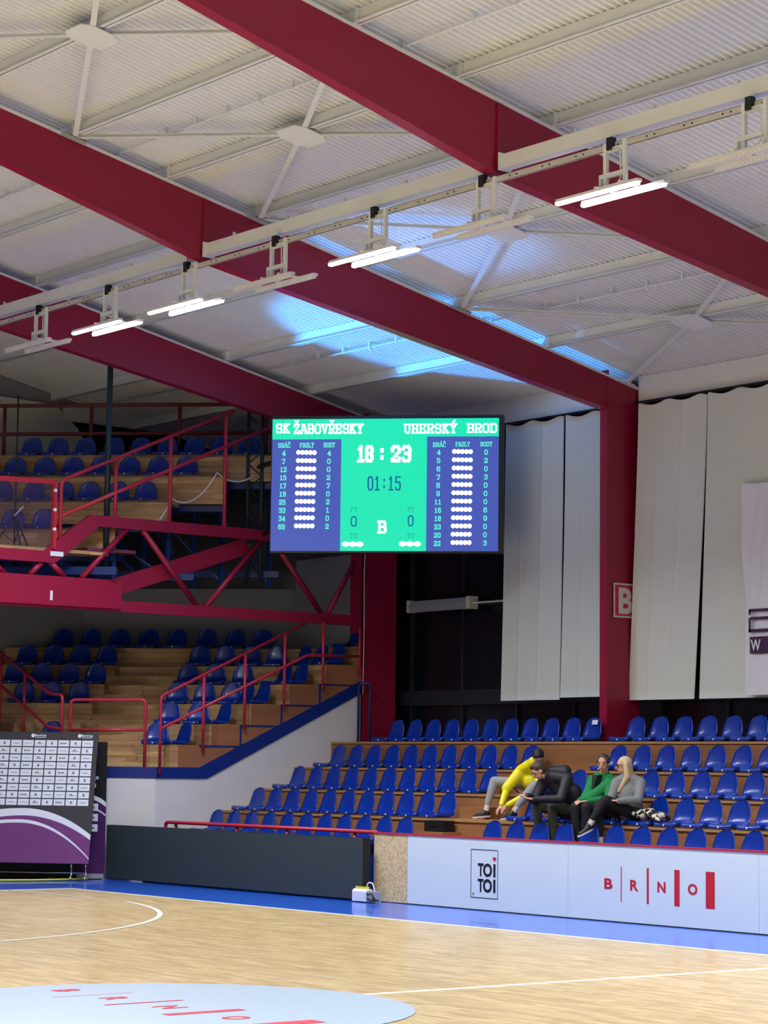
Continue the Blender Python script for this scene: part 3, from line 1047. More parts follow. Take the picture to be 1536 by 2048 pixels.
m = MB().prism([D(29.2, -10.5, 4.6), D(29.2, -2.35, 4.6), D(29.2, -2.35, 6.66), D(29.2, -10.5, 6.66)], (0.03, 0.03, 0))
m.build('back_panel', 'ink', t)

GB = [s + 0.68 for s in GS]
gse = {3: [-6.71, -6.27, -5.81, -5.33, -4.88, -4.44, -3.99, -3.54, -3.07], 2: [-7.27, -6.80, -6.31, -5.84, -5.38, -4.91, -4.44, -3.98],
       1: [-7.27, -6.80, -6.28, -5.80, -5.38, -4.92, -4.47], 0: [-6.88, -6.41, -5.92]}
GN = ['lowest row', 'second row', 'third row', 'top row']
for k, L in gse.items():
    for i, tt in enumerate(L[::-1]):
        p = D(GB[k], tt, GZ[k])
        place_seat(p.x, p.y, p.z, DG, 'blue seat, upper gallery %s, %s from its right end' % (GN[k], ORD[i]), 'blue seats of the upper gallery')

t = thing('gallery_truss', 'crimson lattice truss carrying the front of the upper gallery', 'truss', (10.5, 15.72, 4.1))
YT = 15.70
MB().box(5.5, 13.78, YT, YT + 0.10, 4.02, 4.19).build('lower_chord', 'red', t)
m = MB().box(5.5, 9.26, YT - 0.05, YT + 0.12, 4.06, 4.49)
m.build('deep_girder', 'red', t)
MB().box(8.72, 13.5, YT, YT + 0.10, 5.29, 5.46).build('upper_chord', 'red', t)
MB().prism([(7.90, YT - .01, 4.69), (8.12, YT - .01, 4.69), (8.86, YT - .01, 5.29), (8.72, YT - .01, 5.46), (7.92, YT - .01, 4.86)], (0, 0.12, 0)).build('sloping_chord', 'red', t)
MB().box(5.5, 7.99, YT - .02, YT + 0.10, 4.69, 4.86).build('left_chord', 'red', t)
for a, b_ in (((8.60, 4.49), (9.40, 5.30)), ((9.66, 5.30), (10.69, 4.18)), ((10.85, 4.18), (11.90, 5.30)), ((12.12, 5.30), (13.11, 4.18)), ((13.22, 4.18), (13.78, 5.1)), ((7.72, 4.49), (7.95, 4.72)), ((8.32, 4.49), (8.05, 4.72)), ((7.3, 4.49), (7.0, 4.72))):
    MB().tube([(a[0], YT + .05, a[1]), (b_[0], YT + .05, b_[1])], 0.045, 12).build('diagonal', 'red', t)
MB().bar((9.2, YT + .2, 4.38), (11.7, YT + .2, 5.20), 0.08, 0.26).build('inner_beam', 'red', t)
MB().box(9.0, 9.03, YT - .005, YT + 0.5, 4.85, 4.97).build('cross_piece', 'red', t)
MB().box(13.74, 13.86, YT - .02, YT + 0.12, 3.9, 7.2).build('end_post', 'red', t)
m = MB().box(8.02, 8.24, YT - .030, YT - .021, 4.79, 4.86)
m.box(8.02, 8.06, YT - .058, YT - .051, 4.13, 4.27)
m.build('white_label', 'print_white', t, label='small white labels')
t['label'] = 'crimson lattice truss carrying the front of the upper gallery'
tag(MB().prism([(8.75, YT + .12, 4.93), (9.6, YT + .12, 4.93), (9.6, YT + .14, 4.98), (8.75, YT + .14, 4.98)], (0, 0.5, 0.0)).build('gallery_kick_board', 'rail_dark'), 'dark red kick board under the sloping truss chord', 'board')

rail('gallery_railing', 'crimson railing climbing right along the upper gallery edge', [
    ('top_rail', [(8.20, YT + .02, 4.95), (8.20, YT + .02, 5.90), (8.30, YT + .02, 5.98), (11.30, YT + .02, 7.31)]),
    ('middle_rail', [(8.20, YT + .02, 5.40), (12.2, YT + .02, 7.20)]),
    ('post', [(9.15, YT + .02, 5.46), (9.15, YT + .02, 6.34)]), ('post', [(10.13, YT + .02, 5.46), (10.13, YT + .02, 6.79)]), ('post', [(11.15, YT + .02, 5.46), (11.15, YT + .02, 7.26)])], r=0.03, loc=(8.2, YT, 4.95))
tg = thing('glazed_railing', 'crimson framed railing with clear glass panes at the left of the gallery', 'railing', (7.5, YT, 4.9), 'crimson tube railings')
m = MB().bar((5.5, YT, 5.84), (8.10, YT, 5.90), 0.05, 0.07)
m.bar((8.08, YT, 5.90), (8.08, YT, 4.9), 0.05, 0.09)
m.bar((5.6, YT, 5.84), (5.6, YT, 4.9), 0.05, 0.05)
m.build('railing_frame', 'rail_red', tg)
MB().box(5.62, 8.04, YT - .004, YT + .004, 4.9, 5.86).build('glass_pane', 'glass', tg)
m = MB()
for z in (5.77, 5.48, 5.19):
    m.tube([(8.07, YT - .05, z), (8.07, YT - .02, z)], 0.026, 10)
m.build('clamp', 'print_white', tg)
rb = [D(29.4, -11, 7.68), D(29.4, -2.0, 7.68)]
rail('back_railing', 'dark red railing behind the top row of the gallery', [
    ('top_rail', rb), ('lower_rail', [p - Vector((0, 0, 0.48)) for p in rb]),
    ('post', [D(29.4, -7.35, 6.7), D(29.4, -7.35, 7.68)]), ('post', [D(29.4, -5.86, 6.7), D(29.4, -5.86, 7.68)]), ('post', [D(29.4, -4.36, 6.7), D(29.4, -4.36, 7.68)]), ('post', [D(29.4, -2.9, 6.7), D(29.4, -2.9, 7.68)])],
    mt='rail_dark', r=0.032, loc=(10, 18, 6.7))
tp = thing('support_pole', 'dark teal steel pole rising from the gallery to the roof', 'pole', (8.95, 15.65 + .35, 5.3), 'gallery poles')
MB().tube([(9.10, 15.88, 4.6), (9.10, 15.88, ZR(9.1) + .05)], 0.045, 14).build('pole_tube', 'teal', tp)
MB().tube([(9.10, 15.88, 4.6), (9.10, 15.88, 4.66)], 0.09, 14).build('pole_foot', 'teal', tp)
tp = thing('support_pole', 'dark teal lattice post close to the left edge of the scoreboard', 'pole', (11.95, 16.0, 4.6), 'gallery poles')
m = MB()
for dx in (-0.08, 0.08):
    m.tube([(11.95 + dx, 16.05 - dx, 4.6), (11.95 + dx, 16.05 - dx, ZR(12) - 0.1)], 0.03, 10)
for i in range(14):
    z = 4.75 + i * 0.2
    sg = 1 if i % 2 else -1
    m.tube([(11.95 - .08 * sg, 16.05 + .08 * sg, z), (11.95 + .08 * sg, 16.05 - .08 * sg, z + .2)], 0.012, 6)
m.build('lattice', 'teal', tp)

# tripod behind the glass
tp = thing('tripod_stand', 'thin black tripod light stand behind the glass railing', 'stand', (7.95, 16.65, 4.92))
c0 = Vector((7.95, 16.65, 0))
MB().tube([c0 + Vector((0, 0, 4.95)), c0 + Vector((0, 0, 7.3))], 0.012, 8).build('column_tube', 'black', tp)
for a in (0.3, 2.4, 4.5):
    dd = Vector((math.cos(a) * 0.34, math.sin(a) * 0.34, 0))
    MB().tube([c0 + Vector((0, 0, 5.47)), c0 + dd + Vector((0, 0, 4.95))], 0.012, 8).build('leg', 'black', tp)
    MB().tube([c0 + Vector((0, 0, 5.05)), c0 + dd * 0.55 + Vector((0, 0, 5.2))], 0.008, 6).build('leg_brace', 'black', tp)
MB().bar(c0 + Vector((-.02, -.02, 5.45)), c0 + Vector((0.09, -0.09, 5.6)), 0.05, 0.02).build('paper_tag', 'print_white', tp)

# white cables on the gallery
def catenary(a, b, sag, n=10):
    a = Vector(a)
    b = Vector(b)
    return [a.lerp(b, i / n) - Vector((0, 0, sag * 4 * (i / n) * (1 - i / n))) for i in range(n + 1)]


c1 = catenary((9.98, 15.80, 5.45), (10.22, 15.80, 5.83), 0.02) + catenary((10.22, 15.80, 5.83), (11.05, 15.80, 6.31), 0.22)[1:] + catenary((11.05, 15.8, 6.31), (11.75, 15.8, 6.32), 0.12)[1:]
tag(MB().tube(c1, 0.012, 6).build('hanging_cable', 'cable'), 'white cable looping along the right ends of the gallery steps', 'cable', 'white cables')
c1 = catenary((9.3, 16.0, 4.45), (10.3, 16.0, 4.87), 0.02) + catenary((10.3, 16.0, 4.87), (11.9, 16.05, 5.25), 0.14)[1:]
m = MB().tube(c1, 0.012, 6)
m.tube([p + Vector((0, .03, -.03 - .03 * math.sin(i))) for i, p in enumerate(c1)], 0.009, 6)
tag(m.build('hanging_cable', 'cable'), 'white cable bundle running up the sloping crimson beam under the gallery', 'cable', 'white cables')
tag(MB().tube([(13.88, 15.63, 2.9), (13.88, 15.62, 4), (13.875, 15.63, 4.9), (13.88, 15.62, 5.2)], 0.008, 6).build('hanging_cable', 'cable'), 'white cable running down the far crimson column', 'cable', 'white cables')

# ------------------------------------------------------------------ curtains
def curtain(y0, y1, z0, label, yb0=None, yb1=None, seed=0):
    """panel from y0 (left in picture) to y1; top edge scalloped from hooks"""
    rnd = random.Random(seed)
    yb0 = y0 if yb0 is None else yb0
    yb1 = y1 if yb1 is None else yb1
    nu, nv = 60, 40
    ph = [rnd.uniform(0, 6.28) for _ in range(4)]
    vs = []
    for j in range(nv + 1):
        v = j / nv
        for i in range(nu + 1):
            u = i / nu
            yt = y0 + (y1 - y0) * u
            yb = yb0 + (yb1 - yb0) * u
            y = yt + (yb - yt) * v ** 1.3
            L = abs(y1 - y0)
            top = 7.075 - 0.05 * abs(math.sin(PI * u * L / 0.62)) ** 1.5
            z = top + (z0 - top) * v
            amp = 0.006 + 0.007 * v
            x = 14.40 + amp * math.sin(u * L * 5 + ph[0] + v * 0.6) + 0.25 * amp * math.sin(u * L * 12 + ph[1]) + 0.012 * math.sin(3 * v + ph[2])
            fold = 0.02 * math.exp(-((u - 0.28 - .03 * v) / 0.016) ** 2) * v + 0.016 * math.exp(-((u - 0.66 + .02 * v) / 0.02) ** 2)
            vs.append((x - fold, y, z))
    fs = [(j * (nu + 1) + i, j * (nu + 1) + i + 1, (j + 1) * (nu + 1) + i + 1, (j + 1) * (nu + 1) + i) for j in range(nv) for i in range(nu)]
    n = len(vs)
    vs += [(x + 0.006, y, z) for x, y, z in vs]
    fs += [tuple(n + q for q in f[::-1]) for f in fs]
    for i in range(nu):
        fs.append((i, i + 1, n + i + 1, n + i))
        a = nv * (nu + 1) + i
        fs.append((a, n + a, n + a + 1, a + 1))
    for j in range(nv):
        a = j * (nu + 1)
        fs.append((a, n + a, n + a + nu + 1, a + nu + 1))
        a += nu
        fs.append((a, a + nu + 1, n + a + nu + 1, n + a))
    return tag(MB().add(vs, fs, True).build('curtain', 'curtain', fix=False), label, 'curtain', 'grey window curtains')


curtain(12.72, 11.39, 2.77, 'bluish grey curtain just right of the scoreboard', 12.84, 11.50, 1)
curtain(11.36, 10.15, 2.80, 'narrower grey curtain touching the B column from the left', 11.46, 10.15, 2)
curtain(9.80, 8.41, 2.74, 'grey curtain hanging over the edge of the B sign', 9.99, 8.67, 3)
curtain(8.40, 6.2, 2.74, 'wide grey curtain behind the white banner at the right edge', 8.58, 6.2, 4)
for ya, yb, l in ((10.15, 15.6, 'thin curtain rail under the fascia left of the B column'), (4.5, 9.92, 'thin curtain rail under the fascia right of the B column')):
    tag(MB().box(14.42, 14.44, ya, yb, 7.085, 7.11).build('curtain_rail', 'ink'), l, 'curtain rail', 'curtain rails')

# white banner at the right
vs = []
for j in range(31):
    v = j / 30
    for i in range(31):
        u = i / 30
        y = 7.63 - 0.06 * v * (1 - u) - u * 1.5
        z = 5.69 - 2.92 * v
        vs.append((14.26 + 0.02 * math.sin(9 * u + 3 * v) * (1 - u * .3) + 0.01 * math.sin((u * 3 + v) * 14), y + 0.02 * math.sin(v * 7) * (1 - u), z - 0.03 * math.sin(u * PI) * (1 - v)))
fs = [(j * 31 + i, j * 31 + i + 1, j * 31 + i + 32, j * 31 + i + 31) for j in range(30) for i in range(30)]
bn = MB().add(vs, fs, True).build('hanging_banner', 'banner', fix=False)
tag(bn, 'white cloth banner with dark purple lettering hanging at the right edge', 'banner')
purp = mat('banner_purple', srgb(62, 24, 70), 0.6, noise=0.05, nscale=5)
m = MB()
ou, ov, oo = Vector((0, -1, 0)), Vector((0, 0, 1)), Vector((14.215, 0, 0))
for bx in ((-7.46, -7.42, 3.62, 3.82), (-7.46, -7.0, 3.62, 3.665), (-7.42, -7.0, 3.79, 3.83), (-7.44, -7.0, 3.90, 3.94), (-7.46, -7.42, 3.86, 3.94)):
    quad(m, oo, ou, ov, bx)
quad(m, oo, ou, ov, (-7.44, -6.9, 3.33, 3.56))
m.build('banner_lettering', purp, bn)
m = MB()
put_text(m, 'W', (14.212, 0, 0), ou, ov, (-7.42, -7.24, 3.37, 3.52), 0.02)
m.build('banner_letter', 'print_white', bn)

# B sign on the column
sg = thing('block_sign', 'red and white square sign with the letter B on the crimson column', 'sign', (14.3, 9.95, 3.94))
MB().box(14.06, 14.52, 9.944, 9.952, 3.93, 4.43).build('sign_border', 'dirty_white', sg)
MB().box(14.085, 14.50, 9.940, 9.944, 3.955, 4.405).build('sign_field', 'signred', sg)
m = MB()
put_text(m, 'B', (0, 9.938, 0), (1, 0, 0), (0, 0, 1), (14.15, 14.44, 3.985, 4.365), 0.035)
m.build('sign_letter', 'dirty_white', sg)

# wall lamp on the dark window
wl = thing('window_lamp', 'grey unlit tube lamp with cream end caps across the dark window', 'lamp', (14.6, 14.6, 4.3))
m = MB()
m.prism([(14.62, 13.85, 4.26), (14.70, 13.85, 4.26), (14.74, 13.85, 4.36), (14.68, 13.85, 4.45), (14.62, 13.85, 4.44), (14.58, 13.85, 4.35)], (0, 1.5, 0))
m.build('diffuser', 'lampgrey', wl)
for ya, yb in ((15.34, 15.38), (13.78, 13.87)):
    MB().box(14.57, 14.75, ya, yb, 4.255, 4.455).build('end_cap', 'cream', wl)
m = MB()
for yy in (14.0, 15.2):
    MB().box(14.66, 14.93, yy, yy + .04, 4.30, 4.34).build('wall_bracket', 'mullion', wl)
MB().box(14.64, 14.67, 12.5, 13.8, 4.335, 4.36).build('mounting_bar', 'cable', wl)

# ------------------------------------------------------------------ scoreboard
s_sc = 25.6
PL = Vector((11.15, 14.45, 0))
PR = Vector((13.61, 11.99, 0))
U = (PR - PL)
Wd = U.length
U.normalize()
N = Vector((-1, -1, 0)).normalized()
ZB, ZT = 4.99, 7.02
HT = ZT - ZB
sb = thing('scoreboard', 'large LED basketball scoreboard in turquoise and violet hanging in the corner', 'scoreboard', (12.38, 13.22, 5.0))
bx = MB()
c00 = PL - U * 0.015
c11 = PR + U * 0.075
bx.prism([c00 + Vector((0, 0, ZB - 0.03)), c11 + Vector((0, 0, ZB - .03)), c11 + Vector((0, 0, ZT + .05)), c00 + Vector((0, 0, ZT + .05))], -N * 0.18)
bx.build('housing', 'black', sb)
for z in (5.4, 6.5):
    p = PL + U * 0.35 - N * 0.15
    MB().bar((p.x, p.y, z), (12.0, 16.02, z), 0.06, 0.06).build('mounting_arm', 'black', sb)
    p = PR - U * 0.5 - N * 0.15
    MB().bar((p.x, p.y, z), (13.98, 15.6, z), 0.06, 0.06).build('mounting_arm', 'black', sb)
O = PL + N * 0.004 + Vector((0, 0, ZB))
Zv = Vector((0, 0, 1))


def sq(mb, u0, u1, v0, v1, lift=0.0):
    quad(mb, O + N * lift, U * Wd, Zv * HT, (u0, u1, v0, v1))


m = MB()
sq(m, 0, 1, 0, 1)
m.build('screen_ground', 'e_green', sb)
m = MB()
sq(m, 0, 0.308, 0, 0.845, .004)
m.build('home_panel', 'e_violet', sb)
m = MB()
sq(m, 0.686, 1, 0, 0.862, .004)
m.build('guest_panel', 'e_violet', sb)

# slab lettering: strokes on a unit grid
G = {
    'A': [(0, 0, .42, 1), (.42, 1, .58, 1), (.58, 1, 1, 0), (.2, .35, .8, .35), (-.08, 0, .22, 0), (.78, 0, 1.08, 0), (.25, 1, .5, 1)],
    'B': [(.15, 0, .15, 1), (0, 1, .75, 1), (.75, 1, .9, .85), (.9, .85, .9, .65), (.9, .65, .75, .52), (.15, .52, .8, .52), (.8, .52, .95, .38), (.95, .38, .95, .15), (.95, .15, .8, 0), (.8, 0, 0, 0)],
    'C': [(.95, .7, .95, .85), (.95, .85, .8, 1), (.8, 1, .25, 1), (.25, 1, .08, .82), (.08, .82, .08, .18), (.08, .18, .25, 0), (.25, 0, .8, 0), (.8, 0, .95, .18)],
    'D': [(.15, 0, .15, 1), (0, 1, .72, 1), (.72, 1, .93, .8), (.93, .8, .93, .2), (.93, .2, .72, 0), (.72, 0, 0, 0)],
    'E': [(.15, 0, .15, 1), (0, 1, .92, 1), (.92, 1, .92, .75), (.15, .5, .7, .5), (0, 0, .92, 0), (.92, 0, .92, .25)],
    'F': [(.15, 0, .15, 1), (0, 1, .92, 1), (.92, 1, .92, .75), (.15, .5, .7, .5), (0, 0, .4, 0)],
    'H': [(.15, 0, .15, 1), (.85, 0, .85, 1), (.15, .5, .85, .5), (0, 0, .32, 0), (.68, 0, 1, 0), (0, 1, .32, 1), (.68, 1, 1, 1)],
    'K': [(.15, 0, .15, 1), (.15, .42, .85, 1), (.35, .58, .9, 0), (0, 0, .32, 0), (.7, 0, 1.02, 0), (0, 1, .32, 1), (.65, 1, 1, 1)],
    'L': [(.2, 0, .2, 1), (0, 1, .42, 1), (0, 0, .9, 0), (.9, 0, .9, .3)],
    'O': [(.25, 0, .75, 0), (.75, 0, .93, .2), (.93, .2, .93, .8), (.93, .8, .75, 1), (.75, 1, .25, 1), (.25, 1, .07, .8), (.07, .8, .07, .2), (.07, .2, .25, 0)],
    'R': [(.15, 0, .15, 1), (0, 1, .75, 1), (.75, 1, .92, .85), (.92, .85, .92, .62), (.92, .62, .75, .48), (.75, .48, .15, .48), (.55, .48, .9, 0), (0, 0, .34, 0), (.75, 0, 1.02, 0)],
    'S': [(.92, .75, .92, .85), (.92, .85, .75, 1), (.75, 1, .25, 1), (.25, 1, .08, .85), (.08, .85, .08, .65), (.08, .65, .25, .52), (.25, .52, .78, .48), (.78, .48, .93, .35), (.93, .35, .93, .15), (.93, .15, .78, 0), (.78, 0, .22, 0), (.22, 0, .08, .2)],
    'T': [(.5, 0, .5, 1), (0, 1, 1, 1), (0, 1, 0, .75), (1, 1, 1, .75), (.3, 0, .7, 0)],
    'U': [(.15, 1, .15, .2), (.15, .2, .32, 0), (.32, 0, .68, 0), (.68, 0, .85, .2), (.85, .2, .85, 1), (0, 1, .32, 1), (.68, 1, 1, 1)],
    'V': [(.08, 1, .5, 0), (.5, 0, .92, 1), (-.05, 1, .28, 1), (.72, 1, 1.05, 1)],
    'Y': [(.1, 1, .5, .48), (.9, 1, .5, .48), (.5, .48, .5, 0), (-.05, 1, .3, 1), (.7, 1, 1.05, 1), (.3, 0, .7, 0)],
    'Z': [(.08, .75, .08, 1), (.08, 1, .92, 1), (.92, 1, .08, 0), (.08, 0, .92, 0), (.92, 0, .92, .25)],
    '0': [(.28, 0, .72, 0), (.72, 0, .9, .2), (.9, .2, .9, .8), (.9, .8, .72, 1), (.72, 1, .28, 1), (.28, 1, .1, .8), (.1, .8, .1, .2), (.1, .2, .28, 0)],
    '1': [(.5, 0, .5, 1), (.5, 1, .25, .82), (.15, 0, .85, 0)],
    '2': [(.1, .7, .1, .85), (.1, .85, .25, 1), (.25, 1, .75, 1), (.75, 1, .9, .85), (.9, .85, .9, .65), (.9, .65, .1, .1), (.1, .1, .1, 0), (.1, 0, .9, 0), (.9, 0, .9, .2)],
    '3': [(.1, .82, .25, 1), (.25, 1, .75, 1), (.75, 1, .9, .85), (.9, .85, .9, .65), (.9, .65, .75, .52), (.75, .52, .4, .52), (.75, .52, .9, .38), (.9, .38, .9, .15), (.9, .15, .75, 0), (.75, 0, .25, 0), (.25, 0, .1, .18)],
    '4': [(.72, 0, .72, 1), (.72, 1, .08, .32), (.08, .32, .95, .32), (.5, 0, .92, 0)],
    '5': [(.88, 1, .15, 1), (.15, 1, .12, .58), (.12, .58, .75, .6), (.75, .6, .9, .45), (.9, .45, .9, .18), (.9, .18, .75, 0), (.75, 0, .25, 0), (.25, 0, .1, .18)],
    '6': [(.88, .85, .75, 1), (.75, 1, .28, 1), (.28, 1, .1, .8), (.1, .8, .1, .18), (.1, .18, .26, 0), (.26, 0, .74, 0), (.74, 0, .9, .15), (.9, .15, .9, .42), (.9, .42, .74, .56), (.74, .56, .1, .56)],
    '7': [(.1, .8, .1, 1), (.1, 1, .9, 1), (.9, 1, .9, .85), (.9, .85, .45, 0), (.25, 0, .65, 0)],
    '8': [(.26, 0, .74, 0), (.74, 0, .9, .15), (.9, .15, .9, .38), (.9, .38, .74, .52), (.74, .52, .9, .66), (.9, .66, .9, .86), (.9, .86, .74, 1), (.74, 1, .26, 1), (.26, 1, .1, .86), (.1, .86, .1, .66), (.1, .66, .26, .52), (.26, .52, .74, .52), (.26, .52, .1, .38), (.1, .38, .1, .15), (.1, .15, .26, 0)],
    '9': [(.12, .15, .25, 0), (.25, 0, .72, 0), (.72, 0, .9, .2), (.9, .2, .9, .82), (.9, .82, .74, 1), (.74, 1, .26, 1), (.26, 1, .1, .85), (.1, .85, .1, .58), (.1, .58, .26, .44), (.26, .44, .9, .44)],
    ':': [(.5, .18, .5, .3), (.5, .7, .5, .82)],
}
MARK = {'Ž': ('Z', 'v'), 'Ř': ('R', 'v'), 'Č': ('C', 'v'), 'Á': ('A', 'a'), 'Ý': ('Y', 'a')}


def slab(mb, string, box, th, lift=0.008, adv=1.28):
    """string fitted into (u0,u1,v0,v1) of the screen; th = stroke thickness as share of the letter height"""
    u0, u1, v0, v1 = box
    n = len(string)
    cw = (u1 - u0) / (n - 1 + 1 / adv * 1.0) / adv if n > 1 else (u1 - u0)
    h = (v1 - v0)
    tm = th * h * HT

    def seg(xa, ya, xb, yb, cx):
        a = O + N * lift + U * Wd * (cx + xa * cw) + Zv * HT * (v0 + ya * h)
        b_ = O + N * lift + U * Wd * (cx + xb * cw) + Zv * HT * (v0 + yb * h)
        d = (b_ - a)
        if d.length < 1e-6:
            return
        d.normalize()
        sd = d.cross(N) * tm / 2
        e = d * tm / 2 * 0.9
        mb.add([a - e - sd, b_ + e - sd, b_ + e + sd, a - e + sd], [(0, 1, 2, 3)])
    for i, ch in enumerate(string):
        cx = u0 + i * cw * adv
        if ch == ' ':
            continue
        mk = None
        if ch in MARK:
            ch, mk = MARK[ch]
        for g in G[ch]:
            seg(*g, cx)
        if mk == 'v':
            seg(.25, 1.42, .5, 1.25, cx)
            seg(.5, 1.25, .75, 1.42, cx)
        elif mk == 'a':
            seg(.45, 1.22, .7, 1.45, cx)


def su(x):
    return (x - 12) / 1518.0


def sv(x, y):
    top = 49 - 37 * x / 1536
    bot = 898 - 6 * x / 1536
    return (bot - y) / (bot - top)


def stext(name, items, mt, th):
    for s_, xa, xb, ya, yb in items:
        mb = MB()
        xm = (xa + xb) / 2
        slab(mb, s_, (su(xa), su(xb), sv(xm, yb), sv(xm, ya)), th)
        mb.build(name, mt, sb)


stext('home_team_name', [('SK', 38, 126, 80, 134), ('ŽABOVŘESKY', 158, 622, 76, 132)], 'e_white', 0.205)
stext('guest_team_name', [('UHERSKÝ', 902, 1248, 63, 118), ('BROD', 1322, 1516, 54, 108)], 'e_white', 0.205)
stext('game_score', [('18', 590, 690, 218, 310), ('23', 818, 944, 213, 306)], 'e_white', 0.225)
stext('score_colon', [(':', 735, 770, 218, 306)], 'e_white', 0.24)
stext('game_clock', [('01:15', 660, 880, 413, 497)], 'e_blue', 0.12)
stext('column_heading', [('HRÁČ', 55, 136, 204, 230), ('FAULY', 200, 294, 200, 227), ('BODY', 362, 436, 196, 223), ('HRÁČ', 1094, 1178, 183, 209), ('FAULY', 1245, 1338, 178, 204), ('BODY', 1410, 1486, 174, 200)], 'e_mint', 0.17)
Lp = [('4', '4'), ('7', '0'), ('12', '0'), ('15', '2'), ('17', '7'), ('19', '0'), ('25', '2'), ('33', '1'), ('34', '0'), ('69', '2')]
Rp = [('4', '0'), ('5', '2'), ('6', '0'), ('7', '3'), ('8', '0'), ('9', '0'), ('11', '0'), ('16', '6'), ('18', '9'), ('23', '0'), ('20', '0'), ('22', '3')]
for nm, L, xc, xd, xb_, y0_ in (('home_player_number', Lp, 92, 398, 245, 268), ('guest_player_number', Rp, 1132, 1447, 1290, 246)):
    it = []
    mb = MB()
    for i, (a, b_) in enumerate(L):
        slope = -0.0
        y_ = y0_ + i * (52.8 if nm[0] == 'h' else 54.4)
        dxs = -i * (0.8 if nm[0] == 'h' else 0.4)
        w_ = 11 if len(a) == 1 else 21
        it.append((a, xc - w_ + dxs, xc + w_ + dxs, y_ - 14, y_ + 14))
        it.append((b_, xd - 11 + dxs, xd + 11 + dxs, y_ - 14 - 5, y_ + 14 - 5))
        mb = MB()
        for j in range(5):
            cx = xb_ - 54 + j * 27 + dxs
            cy = y_ - 7
            cu, cv = su(cx), sv(cx, cy)
            ru = 15.5 / 1518 * Wd
            pts = [O + N * (.008 + .0006 * j) + U * (cu * Wd + ru * math.cos(2 * PI * q / 20)) + Zv * (cv * HT + ru * 1.02 * math.sin(2 * PI * q / 20)) for q in range(20)]
            mb.add(pts, [tuple(range(20))])
        mb.build(nm.replace('player_number', 'foul_dots'), 'e_white', sb)
    stext(nm, it, 'e_mint', 0.2)
stext('free_throw_heading', [('FT', 547, 592, 616, 642), ('FT', 930, 972, 610, 636), ('TO', 545, 594, 784, 812), ('TO', 928, 974, 780, 808)], 'e_teal', 0.10)
stext('free_throw_count', [('0', 550, 590, 674, 734), ('0', 931, 969, 666, 728)], 'e_blue', 0.14)
stext('bonus_letter', [('B', 735, 784, 704, 774)], 'e_white', 0.225)
for cx, cy in ((517, 852), (566, 852), (612, 852), (898, 848), (946, 848), (995, 848)):
    cu, cv = su(cx), sv(cx, cy)
    mb = MB()
    mb.add([O + N * (.008 + cx * 1e-6) + U * (cu * Wd + 0.057 * math.cos(2 * PI * q / 20)) + Zv * (cv * HT + 0.040 * math.sin(2 * PI * q / 20)) for q in range(20)], [tuple(range(20))])
    mb.build('timeout_dot', 'e_white', sb)

# ------------------------------------------------------------------ court-side boards
XB = 9.52
for i, (ya, yb) in enumerate(((9.0, 5.985), (5.98, 2.965), (2.96, -0.05))):
    o = MB().box(XB, XB + 0.035, yb, ya, 0.012, 0.87).build('advert_board', 'white')
    tag(o, ['white perimeter board with the black lettering in a thin frame', 'white perimeter board with red spaced letters and bars', 'blank white perimeter board cut by the right edge of the picture'][i], 'board', 'white perimeter boards')
    if i == 0:
        m = MB()
        f0 = (-7.747, -7.238, 0.151, 0.744)
        w_ = 0.008
        for q in ((f0[0], f0[1], f0[2], f0[2] + w_), (f0[0], f0[1], f0[3] - w_, f0[3]), (f0[0], f0[0] + w_, f0[2], f0[3]), (f0[1] - w_, f0[1], f0[2], f0[3])):
            quad(m, (XB - 0.003, 0, 0), ou, ov, q)
        m.build('logo_frame', 'ink', o)
        m = MB()
        for (za, zb) in ((0.415, 0.575), (0.225, 0.386)):
            put_text(m, 'T', (XB - .003, 0, 0), ou, ov, (-7.614, -7.505, za, zb), 0.03)
            put_text(m, 'O', (XB - .003, 0, 0), ou, ov, (-7.515, -7.345, za - .003, zb + .003), 0.035)
            quad(m, (XB - .003, 0, 0), ou, ov, (-7.322, -7.282, za, zb))
        m.build('logo_lettering', 'ink', o)
        m = MB()
        hp = []
        for q in range(24):
            a = 2 * PI * q / 24
            hp.append(Vector((XB - .0035, 7.302 - 0.0021 * 16 * math.sin(a) ** 3, 0.635 + 0.0021 * (13 * math.cos(a) - 5 * math.cos(2 * a) - 2 * math.cos(3 * a) - math.cos(4 * a)))))
        m.add(hp, [tuple(range(24))])
        m.build('red_heart', 'signred', o)
        m = MB()
        put_text(m, '®', (XB - .003, 0, 0), ou, ov, (-7.72, -7.68, 0.18, 0.215), 0)
        m.build('register_mark', 'ink', o)
    if i == 1:
        for ch, ya_, yb_ in (('B', 5.363, 5.226), ('R', 4.936, 4.806), ('N', 4.498, 4.37), ('O', 4.022, 3.874)):
            m = MB()
            put_text(m, ch, (XB - .003, 0, 0), ou, ov, (-ya_, -yb_, 0.372, 0.494), 0.03)
            m.build('town_letter', 'signred', o)
        for ya_, yb_ in ((5.090, 5.076), (4.668, 4.636), (4.232, 4.150), (3.748, 3.612)):
            m = MB()
            quad(m, (XB - .003, 0, 0), ou, ov, (-ya_, -yb_, 0.236, 0.636))
            m.build('town_bar', 'signred', o)
o = MB().box(XB, XB + 0.02, 9.005, 9.70, 0.01, 0.87).build('chipboard_panel', 'osb')
tag(o, 'bare OSB chipboard panel between the black board and the white boards', 'panel')
MB().box(XB - .004, XB + .10, -3.0, 9.0, 0.0, 0.012).build('baseboard_side', 'ink', kind='structure')
cap = MB().box(XB - 0.01, XB + 0.09, -3.06, 9.72, 0.872, 0.892)
tag(cap.build('top_cap_rail', 'rail_red'), 'crimson capping strip along the top of the white boards', 'rail')
